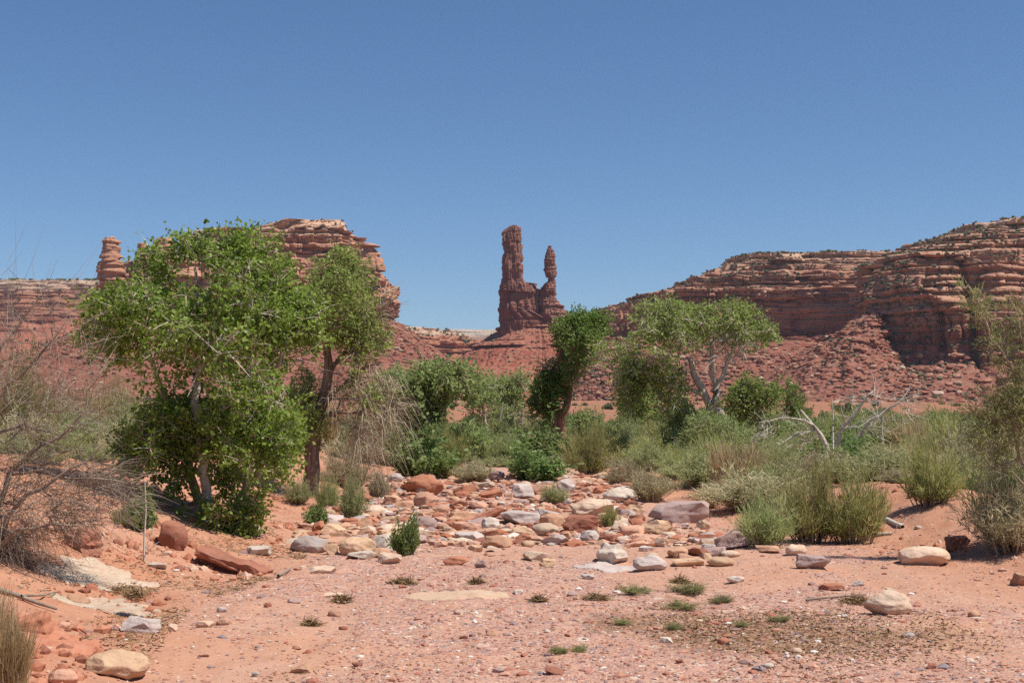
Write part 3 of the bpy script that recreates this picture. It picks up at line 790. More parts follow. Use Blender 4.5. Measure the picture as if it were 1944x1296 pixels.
def skeleton(trunks, att, rng, step, r_tip, fork=0.62):
    pts, par, rad = [], [], []
    for P, r0, r1 in trunks:
        P = np.asarray(P, float)
        seg = np.linalg.norm(np.diff(P, axis=0), axis=1)
        s = np.concatenate([[0], np.cumsum(seg)])
        m = max(3, int(s[-1] / step) + 1)
        q = np.linspace(0, s[-1], m)
        Q = np.stack([np.interp(q, s, P[:, i]) for i in range(3)], -1)
        Q[1:-1] += rng.normal(size=(m - 2, 3)) * step * 0.10
        R = np.linspace(r0, r1, m)
        first = -1
        if pts:
            d = np.linalg.norm(np.array(pts) - Q[0], axis=1)
            if d.min() < step * 2.5: first = int(d.argmin())
        for i in range(m):
            par.append(first if i == 0 else len(pts) - 1)
            pts.append(Q[i])
            rad.append(R[i])
    nt = len(pts)
    if len(att):
        base = np.array(pts)
        dd = np.array([np.linalg.norm(base - a, axis=1).min() for a in att])
        for a in att[np.argsort(dd)]:
            A = np.array(pts)
            v = a - A
            d = np.linalg.norm(v, axis=1)
            cost = d * (1 + 0.55 * np.clip(-v[:, 2] / (d + 1e-6), 0, 1)) + 0.10 * np.linalg.norm(A - A[0], axis=1)
            j = int(cost.argmin())
            D = d[j]
            m = max(2, int(D / step) + 1)
            pd = A[j] - A[par[j]] if par[j] >= 0 else np.array([0, 0, 1.0])
            pd = pd / (np.linalg.norm(pd) + 1e-9)
            ctl = A[j] + pd * D * 0.32 + np.array([0, 0, 0.10 * D]) + rng.normal(size=3) * D * 0.06
            last = j
            for t in np.linspace(0, 1, m + 1)[1:]:
                p = (1 - t) ** 2 * A[j] + 2 * t * (1 - t) * ctl + t * t * a
                if t < 1: p = p + rng.normal(size=3) * step * 0.13
                par.append(last)
                pts.append(p)
                rad.append(0)
                last = len(pts) - 1
    n = len(pts)
    acc = np.zeros(n)
    ch = [[] for _ in range(n)]
    for i in range(n - 1, -1, -1):
        if acc[i] == 0: acc[i] = r_tip ** 2.3
        if par[i] >= 0:
            acc[par[i]] += acc[i]
            ch[par[i]].append(i)
    R = acc ** (1 / 2.3)
    for i in range(n):
        if i < nt: R[i] = max(rad[i], min(R[i], rad[i] * 1.15))
        elif par[i] >= 0: R[i] = min(R[i], R[par[i]] * (0.97 if par[i] >= nt else fork + 0.1))
    P = np.array(pts)
    chains, stack = [], [i for i in range(n) if par[i] < 0]
    while stack:
        s = stack.pop()
        c = [s] if par[s] < 0 else [par[s], s]
        while True:
            kk = ch[c[-1]]
            if not kk: break
            b = max(kk, key=lambda q: R[q] + (1 if q < nt and c[-1] < nt else 0))
            stack += [q for q in kk if q != b]
            c.append(b)
        r = R[c].copy()
        if par[s] >= 0: r[0] = r[1]
        chains.append((P[c], r))
    return chains

def crown_points(poly, n, depth, rng, gap=-0.25, gsc=0.6):
    pp = np.array(poly, float)
    lo, hi = pp.min(0), pp.max(0)
    out, tries = [], 0
    while len(out) < n and tries < 60:
        tries += 1
        x = rng.uniform(lo[0], hi[0], n * 3)
        z = rng.uniform(lo[1], hi[1], n * 3)
        k = in_poly(x, z, poly)
        x, z = x[k], z[k]
        e = edge_dist(x, z, poly)
        ht = np.minimum(depth, e * 1.5 + 0.12 * depth)
        y = rng.uniform(-1, 1, len(x)) * ht
        g = vnoise(x / gsc + 11.3, y / gsc, z / gsc, 77) > (gap if tries < 30 else -2)
        for q in np.stack([x, y, z], -1)[g]:
            out.append(q)
            if len(out) >= n: break
    return np.array(out).reshape(-1, 3)

def tree(name, label, cat, Y, base, trunks, crowns, seed, leaf_size=0.05, aspect=0.8, leafmat=None, barkmat=None, deads=(), step=0.18, r_tip=0.004,
         twig_w=0.006, group=None, droop=0.35, twigs=6, crown_name='crown', dead_w=None, deadmat=None, fork=0.62):
    rng = np.random.default_rng(seed)
    bx = float(xat(base[0], Y))
    bz = ground_at(bx, Y)
    root = empty(name, (bx, Y, bz - 0.03), label, cat, group)
    B = np.array([bx, Y, bz - 0.03])
    loc = lambda u, v, dy=0.0: at(u, v, Y) + np.array([0, dy, 0]) - B
    def pl(poly):
        return [(float(xat(u, Y) - B[0]), float(zat(v, Y) - B[2])) for u, v in poly]
    TR = []
    for tp, r0, r1 in trunks:
        P = [loc(*q) for q in tp]
        if tp[0][1] >= base[1] - 6: P[0][2] = -0.12
        TR.append((P, r0, r1))
    att, info = [], []
    for poly, n, rc, nl, depth, gap in crowns:
        c = crown_points(pl(poly), n, depth, rng, gap, rc * 2.6)
        att.append(c)
        info.append((c, rc, nl))
    datt = []
    for poly, n, rc, nt_, depth, dr in deads:
        c = crown_points(pl(poly), n, depth, rng, -1.0, 1.0)
        att.append(c)
        datt.append((c, rc, nt_, dr))
    A = np.concatenate(att) if att else np.zeros((0, 3))
    ch = skeleton(TR, A, rng, step, r_tip, fork)
    V, Q = tubes(ch)
    LV, LQ, LR, o = [], [], [], 0
    SV, SQ = [V], [Q]
    so = len(V)
    for c, rc, nl in info:
        m = len(c) * twigs
        cc = np.repeat(c, twigs, 0)
        d = unit(rng.normal(size=(m, 3)) + np.array([0, 0, 0.25]))
        ln = rc * rng.uniform(0.6, 1.35, m)
        tv, tq = strips(cc, d, ln, np.full(m, twig_w), rng, bend=np.tile([0, 0, -0.2], (m, 1)))
        SV.append(tv); SQ.append(tq + so); so += len(tv)
        per = max(1, int(nl / twigs))
        t = np.sqrt(rng.uniform(0.04, 1, m * per))
        dd = np.repeat(d, per, 0)
        P = np.repeat(cc, per, 0) + dd * (t * np.repeat(ln, per))[:, None] + rng.normal(size=(m * per, 3)) * rc * 0.13
        P[:, 2] -= 0.2 * t * np.repeat(ln, per) * 0.6
        lv, lq = leaves(P, leaf_size, rng, aspect, droop, dd)
        LV.append(lv); LQ.append(lq + o); o += len(lv)
        tone = np.repeat(rng.normal(0, 0.12, len(c)), twigs * per)
        LR.append(np.repeat(np.clip(rng.beta(1.3, 1.5, len(P)) + tone, 0, 1), 4))
    dsv, dsq, do = [], [], 0
    for c, rc, nt_, dr in datt:
        m = len(c) * nt_
        cc = np.repeat(c, nt_, 0) + rng.normal(size=(m, 3)) * rc * 0.12
        main = unit(c - np.array([0, 0, c[:, 2].mean() * 0.7]))
        d = unit(np.repeat(main, nt_, 0) * 0.7 + rng.normal(size=(m, 3)) * 0.65 + np.array([0, 0, 0.15]))
        ln = rc * rng.uniform(0.5, 1.6, m)
        tv, tq = strips(cc, d, ln, np.full(m, dead_w or twig_w), rng, bend=np.tile([0, 0, -dr], (m, 1)))
        dsv.append(tv); dsq.append(tq + do); do += len(tv)
    tk = mesh_obj('trunk', np.concatenate(SV), np.concatenate(SQ), barkmat, root)
    if LV:
        mesh_obj(crown_name, np.concatenate(LV), np.concatenate(LQ), leafmat, root, {'rnd': np.concatenate(LR)}, smooth=False)
    if dsv:
        mesh_obj('dead_twigs', np.concatenate(dsv), np.concatenate(dsq), deadmat or barkmat, root)
    return root

# ---- the big cottonwood on the left bank
TY = 17.6
tree('cottonwood_tree', 'large leafy cottonwood with several stems on the left bank', 'tree', TY, (400, 1030),
     [([(400, 1032), (392, 930), (380, 820), (372, 720), (366, 620), (372, 520)], 0.075, 0.02),
      ([(430, 1030, .2), (455, 950, .25), (472, 880, .2), (474, 790, .1), (468, 690, .1), (462, 560, .1), (465, 470)], 0.06, 0.014),
      ([(385, 1030, .4), (345, 900, .5), (318, 800, .5), (290, 735, .4), (262, 650, .3), (215, 580, .3)], 0.07, 0.016),
      ([(372, 720), (420, 640, -.2), (450, 590, -.3)], 0.04, 0.012),
      ([(474, 790, .1), (520, 700, .1), (560, 610, .2)], 0.035, 0.012)],
     [([(142, 562), (165, 545), (196, 520), (215, 482), (240, 500), (290, 470), (330, 500), (350, 445), (372, 440), (395, 452), (440, 455), (468, 436), (500, 448), (520, 480), (548, 490), (560, 520), (585, 540), (600, 620), (595, 720), (580, 830), (500, 850), (400, 850), (300, 830), (290, 765), (268, 735), (235, 690), (190, 690), (168, 650), (160, 600)], 450, 0.24, 70, 1.1, -0.16),
      ([(515, 510), (560, 530), (602, 570), (612, 650), (600, 720), (565, 790), (505, 770)], 60, 0.26, 60, 1.0, -0.1),
      ([(262, 790), (296, 750), (380, 740), (470, 750), (560, 750), (582, 820), (575, 900), (545, 930), (500, 950), (490, 1000), (470, 1036), (420, 1044), (375, 1030), (352, 985), (320, 965), (300, 930), (262, 900), (238, 850)], 280, 0.22, 68, 0.95, -0.2)],
     101, leaf_size=0.053, aspect=0.8, leafmat=L_COTTON, barkmat=M_BARKPALE, step=0.2, r_tip=0.0052, twig_w=0.010,
     deads=[([(300, 560), (520, 560), (560, 700), (500, 800), (330, 800), (260, 700)], 40, 0.35, 5, 1.2, 0.1)], dead_w=0.012, deadmat=M_DEAD)

# ---- the tree behind it with the dark trunk and the hanging dead twigs
TY2 = float(hit(588, 937)[1])
tree('cottonwood_tree', 'cottonwood with a dark rough trunk and dead twigs hanging on its right side', 'tree', TY2, (588, 937),
     [([(588, 940), (592, 890), (590, 850), (598, 805), (612, 770), (620, 720), (628, 660), (634, 600), (640, 540)], 0.17, 0.03),
      ([(592, 855), (588, 815), (584, 800)], 0.10, 0.06),
      ([(612, 775), (650, 735, -.2), (690, 700, -.3), (720, 690, -.3)], 0.05, 0.015),
      ([(604, 800), (650, 785, -.4), (700, 780, -.5), (730, 810, -.5)], 0.045, 0.012),
      ([(620, 720), (680, 640, .2), (715, 580, .2)], 0.05, 0.014)],
     [([(545, 520), (575, 495), (610, 505), (640, 485), (670, 490), (700, 505), (722, 510), (735, 540), (740, 570), (715, 610), (690, 640), (660, 650), (640, 690), (600, 690), (570, 640), (550, 590)], 230, 0.32, 60, 1.2, 0.0),
      ([(535, 680), (612, 670), (625, 740), (606, 800), (596, 850), (552, 840)], 80, 0.3, 56, 1.1, -0.1),
      ([(660, 650), (735, 640), (752, 700), (745, 770), (700, 790), (650, 740)], 46, 0.3, 46, 1.1, -0.2)],
     102, leaf_size=0.058, aspect=0.75, leafmat=L_PALE, barkmat=M_BARK, step=0.28, r_tip=0.007, twig_w=0.010,
     deads=[([(660, 600), (735, 555), (752, 560), (735, 610), (690, 680), (640, 700)], 40, 0.4, 9, 1.2, 0.25),
            ([(620, 700), (690, 690), (745, 730), (750, 780), (730, 850), (690, 850), (640, 810), (612, 790)], 90, 0.55, 12, 1.3, 1.3)],
     dead_w=0.011, deadmat=M_TWIGTAN)

# ---- dark green tree in the middle distance
TY3 = 61.0
tree('cottonwood_tree', 'dark green tree with a thick forked red-brown trunk in the middle distance', 'tree', TY3, (1061, 857),
     [([(1062, 862), (1061, 830), (1065, 800), (1071, 770), (1078, 745), (1086, 710), (1096, 690)], 0.27, 0.10),
      ([(1056, 845), (1044, 828), (1030, 815)], 0.16, 0.07),
      ([(1058, 830), (1052, 790), (1054, 745), (1058, 700), (1075, 640)], 0.20, 0.06),
      ([(1092, 710), (1110, 660), (1125, 620)], 0.12, 0.04)],
     [([(1040, 655), (1054, 624), (1076, 610), (1100, 600), (1128, 606), (1155, 600), (1172, 620), (1166, 655), (1140, 672), (1116, 690), (1108, 730), (1094, 746), (1072, 742), (1050, 740), (1030, 722), (1036, 690)], 230, 0.55, 84, 2.4, 0.02),
      ([(1028, 705), (1056, 720), (1054, 760), (1050, 800), (1036, 828), (1016, 834), (1000, 820), (996, 795), (1008, 770), (1022, 745)], 80, 0.5, 80, 1.6, -0.05)],
     103, leaf_size=0.10, aspect=0.8, leafmat=L_DARK, barkmat=M_BARKRED, step=0.6, r_tip=0.012, twig_w=0.02,
     deads=[([(1100, 655), (1125, 640), (1140, 660), (1120, 700), (1105, 700)], 16, 0.9, 10, 1.5, 0.0), ([(1015, 670), (1030, 675), (1042, 705), (1034, 705)], 6, 0.7, 7, 1.0, 0.0)],
     dead_w=0.025, deadmat=M_TWIGTAN)

# ---- the leaning cottonwood right of the middle
TY4 = 44.0
tree('cottonwood_tree', 'leaning cottonwood with pale forked limbs and a broad open crown', 'tree', TY4, (1392, 850),
     [([(1392, 850), (1385, 815), (1366, 785), (1350, 763), (1332, 742), (1320, 712), (1310, 680)], 0.22, 0.08),
      ([(1356, 770), (1356, 745), (1348, 715), (1350, 690), (1352, 650)], 0.13, 0.05),
      ([(1340, 752), (1310, 738), (1280, 730)], 0.07, 0.03),
      ([(1352, 745), (1372, 715), (1380, 690), (1400, 650)], 0.09, 0.03)],
     [([(1128, 650), (1150, 605), (1190, 590), (1225, 575), (1262, 572), (1300, 582), (1340, 590), (1380, 582), (1420, 580), (1445, 605), (1468, 630), (1450, 660), (1420, 690), (1380, 680), (1340, 660), (1310, 690), (1280, 735), (1230, 735), (1195, 720), (1170, 700), (1140, 690)], 270, 0.42, 58, 1.6, 0.02),
      ([(1160, 690), (1200, 690), (1205, 740), (1180, 780), (1150, 765), (1142, 730)], 70, 0.45, 50, 0.9, 0.0),
      ([(1225, 715), (1290, 705), (1312, 735), (1290, 775), (1240, 770)], 34, 0.42, 46, 0.8, 0.0)],
     104, leaf_size=0.085, aspect=0.7, leafmat=L_PALE, barkmat=M_BARKPALE, step=0.45, r_tip=0.010, twig_w=0.018,
     deads=[([(1330, 620), (1400, 610), (1430, 640), (1400, 690), (1340, 700), (1310, 660)], 40, 0.6, 7, 2.0, 0.6), ([(1230, 690), (1280, 670), (1300, 690), (1240, 710)], 12, 0.6, 8, 1.5, 0.2)],
     dead_w=0.02, deadmat=M_DEAD)

# ---- lighter green tree left of the middle, its shrubs, and the trees behind
tree('cottonwood_tree', 'light green cottonwood with a short dark trunk behind the rubble', 'tree', 46.0, (828, 850),
     [([(828, 852), (831, 825), (826, 800), (834, 775), (845, 750), (852, 730)], 0.19, 0.08),
      ([(836, 775), (868, 745), (880, 725)], 0.08, 0.03), ([(832, 800), (810, 770), (795, 745)], 0.07, 0.03)],
     [([(748, 765), (775, 740), (790, 715), (820, 695), (850, 678), (880, 682), (905, 700), (925, 720), (940, 745), (945, 775), (920, 790), (880, 780), (850, 770), (820, 790), (790, 800), (760, 810)], 260, 0.5, 64, 1.5, -0.1),
      ([(735, 800), (800, 790), (825, 810), (815, 850), (760, 862), (735, 840)], 60, 0.55, 62, 1.2, -0.15),
      ([(845, 800), (900, 790), (945, 820), (945, 850), (880, 862), (845, 850)], 60, 0.55, 62, 1.2, -0.15)],
     105, leaf_size=0.11, aspect=0.6, leafmat=L_WILLOW, barkmat=M_BARK, step=0.45, r_tip=0.010, twig_w=0.018)
tree('willow_tree', 'grey green thin crowned tree just left of the dark green tree', 'tree', 78.0, (985, 842),
     [([(985, 845), (988, 800), (992, 770)], 0.14, 0.05), ([(970, 845), (965, 800), (955, 770)], 0.12, 0.05)],
     [([(925, 750), (955, 730), (985, 718), (1015, 722), (1024, 745), (1010, 770), (985, 770), (960, 790), (935, 800)], 90, 0.8, 60, 1.8, -0.1)],
     106, leaf_size=0.14, aspect=0.6, leafmat=L_WILLOW, barkmat=M_BARKPALE, step=0.7, r_tip=0.014, twig_w=0.03,
     deads=[([(935, 780), (1000, 770), (1000, 830), (940, 830)], 40, 1.0, 9, 2.0, 0.8)], dead_w=0.03, deadmat=M_TWIGTAN)
tree('willow_shrub', 'bushy green willow below the left side of the leaning cottonwood', 'shrub', 52.0, (1232, 862),
     [([(1232, 866), (1236, 830), (1230, 790)], 0.12, 0.05), ([(1236, 845), (1275, 800), (1290, 775)], 0.09, 0.03)],
     [([(1180, 770), (1205, 745), (1245, 735), (1290, 740), (1325, 760), (1340, 800), (1330, 840), (1290, 840), (1262, 850), (1225, 842), (1200, 810)], 150, 0.55, 60, 1.5, -0.05)],
     107, leaf_size=0.11, aspect=0.55, leafmat=L_PALE, barkmat=M_BARK, step=0.5, r_tip=0.010, twig_w=0.018)
tree('willow_shrub', 'silvery green willow thicket under the leaning trunk of the cottonwood', 'shrub', 37.0, (1385, 925),
     [([(1385, 928), (1370, 880), (1350, 840)], 0.06, 0.03), ([(1395, 928), (1420, 870), (1440, 820)], 0.06, 0.03), ([(1390, 920), (1398, 860), (1395, 800)], 0.06, 0.02)],
     [([(1285, 850), (1310, 805), (1350, 790), (1390, 800), (1430, 790), (1480, 800), (1500, 830), (1480, 870), (1470, 915), (1420, 935), (1370, 930), (1330, 910), (1300, 890)], 190, 0.42, 70, 1.6, -0.25)],
     108, leaf_size=0.095, aspect=0.32, leafmat=L_WILLOW, barkmat=M_TWIGTAN, step=0.35, r_tip=0.007, twig_w=0.012,
     deads=[([(1330, 860), (1370, 850), (1380, 920), (1330, 920)], 18, 0.5, 9, 1.0, 0.8)], dead_w=0.012)
tree('cottonwood_sapling', 'young bright green cottonwood behind the bleached dead tree', 'tree', 41.0, (1450, 850),
     [([(1450, 855), (1446, 800), (1440, 750)], 0.07, 0.02), ([(1452, 850), (1480, 790), (1500, 770)], 0.05, 0.02)],
     [([(1372, 800), (1392, 750), (1412, 722), (1428, 720), (1440, 752), (1462, 728), (1476, 748), (1484, 785), (1525, 795), (1545, 835), (1500, 860), (1430, 850), (1390, 835)], 150, 0.40, 60, 1.2, -0.1)],
     109, leaf_size=0.075, aspect=0.75, leafmat=L_COTTON2, barkmat=M_BARK, step=0.4, r_tip=0.008, twig_w=0.014)
tree('juniper_tree', 'small dark juniper standing on the red flat before the scree', 'tree', 95.0, (1502, 792),
     [([(1502, 795), (1502, 770), (1500, 750)], 0.14, 0.05)],
     [([(1482, 790), (1484, 750), (1496, 732), (1510, 738), (1522, 765), (1526, 790)], 46, 0.8, 90, 1.6, -0.6)],
     110, leaf_size=0.16, aspect=0.4, leafmat=L_DARK, barkmat=M_BARK, step=0.7, r_tip=0.014, twig_w=0.03)

tree('willow_tree', 'pale green feathery tree just right of the hanging dead twigs', 'tree', 50.0, (748, 865),
     [([(748, 868), (752, 820), (760, 770), (768, 735)], 0.10, 0.03), ([(750, 850), (735, 800), (728, 765)], 0.07, 0.03)],
     [([(705, 760), (725, 720), (755, 705), (790, 715), (800, 760), (790, 820), (760, 850), (720, 840), (700, 800)], 150, 0.5, 60, 1.5, -0.05)],
     121, leaf_size=0.09, aspect=0.5, leafmat=L_WILLOW, barkmat=M_BARKPALE, step=0.5, r_tip=0.009, twig_w=0.016)
tree('willow_tree', 'light green tree filling the gap between the light green cottonwood and the dark green tree', 'tree', 62.0, (925, 850),
     [([(925, 853), (922, 800), (915, 760)], 0.12, 0.04), ([(926, 850), (945, 800), (955, 765)], 0.10, 0.03)],
     [([(890, 790), (900, 740), (930, 722), (965, 735), (985, 770), (980, 830), (940, 850), (900, 845)], 150, 0.6, 60, 1.6, -0.05)],
     122, leaf_size=0.11, aspect=0.5, leafmat=L_WILLOW, barkmat=M_BARKPALE, step=0.6, r_tip=0.011, twig_w=0.02)
tree('willow_shrub', 'low spreading green willow right of the dark green tree trunk', 'shrub', 58.0, (1135, 860),
     [([(1135, 863), (1128, 830), (1120, 805)], 0.08, 0.03), ([(1138, 860), (1160, 825), (1172, 800)], 0.07, 0.03)],
     [([(1082, 830), (1100, 795), (1140, 785), (1185, 790), (1200, 825), (1190, 858), (1130, 862), (1090, 856)], 120, 0.55, 60, 1.5, -0.1)],
     123, leaf_size=0.11, aspect=0.5, leafmat=L_COTTON2, barkmat=M_BARKPALE, step=0.6, r_tip=0.011, twig_w=0.02)
tree('willow_shrub', 'pale green willow brush between the bushy green willow and the silvery thicket', 'shrub', 45.0, (1310, 880),
     [([(1310, 883), (1312, 840), (1318, 800)], 0.07, 0.03), ([(1306, 880), (1285, 840), (1275, 810)], 0.06, 0.02)],
     [([(1240, 830), (1262, 790), (1310, 770), (1360, 780), (1370, 830), (1345, 870), (1290, 880), (1250, 870)], 140, 0.45, 60, 1.4, -0.1)],
     124, leaf_size=0.09, aspect=0.45, leafmat=L_WILLOW, barkmat=M_TWIGTAN, step=0.5, r_tip=0.009, twig_w=0.015)

# ---- bleached dead tree
TYD = 33.0
tree('dead_tree', 'bleached bare dead tree with split leaning limbs among the brush', 'dead tree', TYD, (1588, 880),
     [([(1588, 890), (1576, 862), (1560, 835), (1545, 812), (1532, 792), (1520, 778)], 0.085, 0.02),
      ([(1542, 806), (1515, 792), (1490, 791), (1460, 797), (1440, 802)], 0.028, 0.008),
      ([(1546, 815), (1515, 824), (1490, 838), (1465, 855), (1455, 866)], 0.03, 0.008),
      ([(1552, 826), (1525, 838), (1515, 860)], 0.02, 0.006),
      ([(1600, 868, .5), (1600, 830, .4), (1615, 795, .3), (1640, 765, .2), (1664, 738, .2), (1680, 724, .1)], 0.075, 0.012),
      ([(1664, 738, .2), (1660, 718, .2), (1654, 700, .1)], 0.02, 0.006),
      ([(1610, 800, .3), (1602, 780, .2), (1598, 760, .1)], 0.025, 0.008),
      ([(1618, 880, .8), (1636, 840, .7), (1660, 800, .6), (1690, 780, .5), (1720, 760, .4), (1738, 730, .4)], 0.07, 0.012),
      ([(1720, 760, .4), (1735, 750, .3), (1752, 745, .3)], 0.015, 0.005),
      ([(1596, 860, .8), (1598, 800, .9), (1596, 760, .9)], 0.035, 0.01),
      ([(1692, 880, 1.2), (1700, 830, 1.2), (1702, 790, 1.2)], 0.03, 0.01)],
     [], 111, barkmat=M_DEAD, step=0.25, r_tip=0.005, twig_w=0.008,
     deads=[([(1440, 795), (1530, 785), (1550, 830), (1520, 870), (1460, 880)], 34, 0.35, 5, 0.6, 0.5),
            ([(1590, 760), (1650, 720), (1700, 715), (1760, 730), (1740, 790), (1660, 830), (1600, 820)], 44, 0.38, 5, 0.9, -0.1)], dead_w=0.010)

# ---- dead tamarisk reaching in from the left edge
TYT = 12.5
tree('dead_tamarisk', 'bare brown dead tamarisk thicket sprawling in from the left edge', 'dead shrub', TYT, (-15, 1095),
     [([(-15, 1100), (-10, 1040), (0, 960), (20, 900), (60, 850), (128, 832), (150, 790), (168, 752)], 0.035, 0.006),
      ([(-20, 1095, .2), (-40, 900, .3), (-30, 820, .3), (0, 806, .2), (60, 808, .1), (96, 820)], 0.035, 0.008),
      ([(-30, 1090, .4), (-60, 800, .5), (-20, 730, .4), (40, 690, .3), (95, 632, .2), (110, 610, .2)], 0.035, 0.006),
      ([(-10, 1040), (40, 960, -.2), (110, 915, -.3), (170, 880, -.3), (210, 845, -.3)], 0.03, 0.006),
      ([(-60, 800, .5), (-50, 680, .5), (0, 600, .5), (60, 540, .5)], 0.025, 0.005),
      ([(-15, 1060, -.1), (50, 1000, -.3), (140, 985, -.4), (190, 990, -.4)], 0.025, 0.005),
      ([(-20, 1080, -.2), (20, 1100, -.6), (60, 1150, -.9)], 0.02, 0.006),
      ([(20, 900), (160, 900, -.2), (260, 905, -.3), (330, 895, -.3)], 0.012, 0.004)],
     [], 112, barkmat=M_DEADBROWN, step=0.16, r_tip=0.0028, twig_w=0.005,
     deads=[([(-120, 620), (20, 590), (90, 600), (150, 640), (240, 720), (200, 800), (120, 840), (0, 860), (-120, 860)], 190, 0.36, 6, 1.2, 0.1),
            ([(-100, 860), (60, 850), (200, 880), (262, 920), (235, 980), (150, 1000), (60, 1030), (-60, 1040)], 330, 0.30, 9, 0.9, 0.4),
            ([(-60, 1000), (40, 1010), (60, 1080), (20, 1100), (-60, 1100)], 90, 0.25, 12, 0.5, 0.9),
            ([(0, 500), (60, 560), (150, 560), (120, 640), (20, 640)], 16, 0.45, 2, 0.8, -0.3)], dead_w=0.0045, deadmat=M_DEADBROWN)

# ---- green tamarisk at the right edge
TYG = 15.5
tree('tamarisk_shrub', 'tall feathery green tamarisk leaning in at the right edge', 'shrub', TYG, (2010, 1010),
     [([(2010, 1015), (1995, 900), (1970, 800), (1930, 720), (1890, 640), (1855, 580), (1838, 540)], 0.03, 0.005),
      ([(2015, 1010, .2), (1960, 880, .2), (1910, 790, .1), (1870, 760, .1)], 0.03, 0.006),
      ([(2020, 1010, .3), (2000, 800, .4), (1970, 650, .4), (1940, 560, .4)], 0.03, 0.005),
      ([(2010, 1010, -.2), (1950, 940, -.4), (1890, 890, -.5)], 0.025, 0.006)],
     [([(1885, 800), (1925, 750), (1965, 690), (2060, 690), (2080, 900), (2000, 980), (1930, 930), (1890, 890), (1880, 830)], 115, 0.28, 70, 0.9, 0.05),
      ([(1845, 770), (1890, 760), (1890, 880), (1850, 870)], 24, 0.22, 80, 0.6, -0.3),
      ([(1830, 540), (1850, 535), (1890, 620), (1935, 700), (1930, 740), (1895, 680), (1850, 600)], 26, 0.16, 60, 0.25, -0.6),
      ([(1925, 580), (1970, 560), (1990, 660), (1940, 680)], 22, 0.22, 70, 0.5, -0.3)],
     113, leaf_size=0.075, aspect=0.13, leafmat=L_TAM, barkmat=M_TWIGTAN, step=0.2, r_tip=0.003, twig_w=0.005, droop=-0.25,
     deads=[([(1870, 890), (1940, 860), (1990, 950), (1940, 1010), (1890, 1000)], 46, 0.35, 5, 0.7, 0.5)], dead_w=0.006, deadmat=M_TWIGTAN)

# ------------------------------------------------------------------ bushes: one prototype of each kind and shape, copied
LM = {
    'sage': leaf_material('sagebrush_leaves', (0.26, 0.275, 0.125), (0.41, 0.425, 0.20), (0.60, 0.56, 0.31), 0.55, 0.05, 0.8),
    'pale': leaf_material('pale_sagebrush_leaves', (0.284, 0.257, 0.149), (0.432, 0.378, 0.223), (0.621, 0.527, 0.324), 0.35, 0.05, 0.8),
    'rabbit': leaf_material('green_brush_sprays', (0.23, 0.24, 0.07), (0.38, 0.38, 0.135), (0.60, 0.53, 0.27), 0.55, 0.05, 0.75),
    'blue': leaf_material('blue_green_brush_sprays', (0.25, 0.285, 0.11), (0.39, 0.43, 0.18), (0.59, 0.56, 0.29), 0.58, 0.05, 0.75),
    'grass': leaf_material('dry_grass_blades', (0.36, 0.27, 0.13), (0.53, 0.42, 0.22), (0.68, 0.57, 0.36), 0.45, 0.05, 0.75),
    'green': leaf_material('green_shrub_leaves', (0.11, 0.16, 0.04), (0.21, 0.285, 0.085), (0.36, 0.41, 0.17), 0.5, 0.25, 0.5),
    'weed': leaf_material('weed_leaves', (0.19, 0.18, 0.07), (0.30, 0.30, 0.12), (0.48, 0.40, 0.22), 0.45, 0.1, 0.7),
    'scrub': leaf_material('far_scrub_leaves', (0.095, 0.115, 0.054), (0.162, 0.182, 0.088), (0.270, 0.270, 0.149), 0.2, 0.05, 0.8),
}
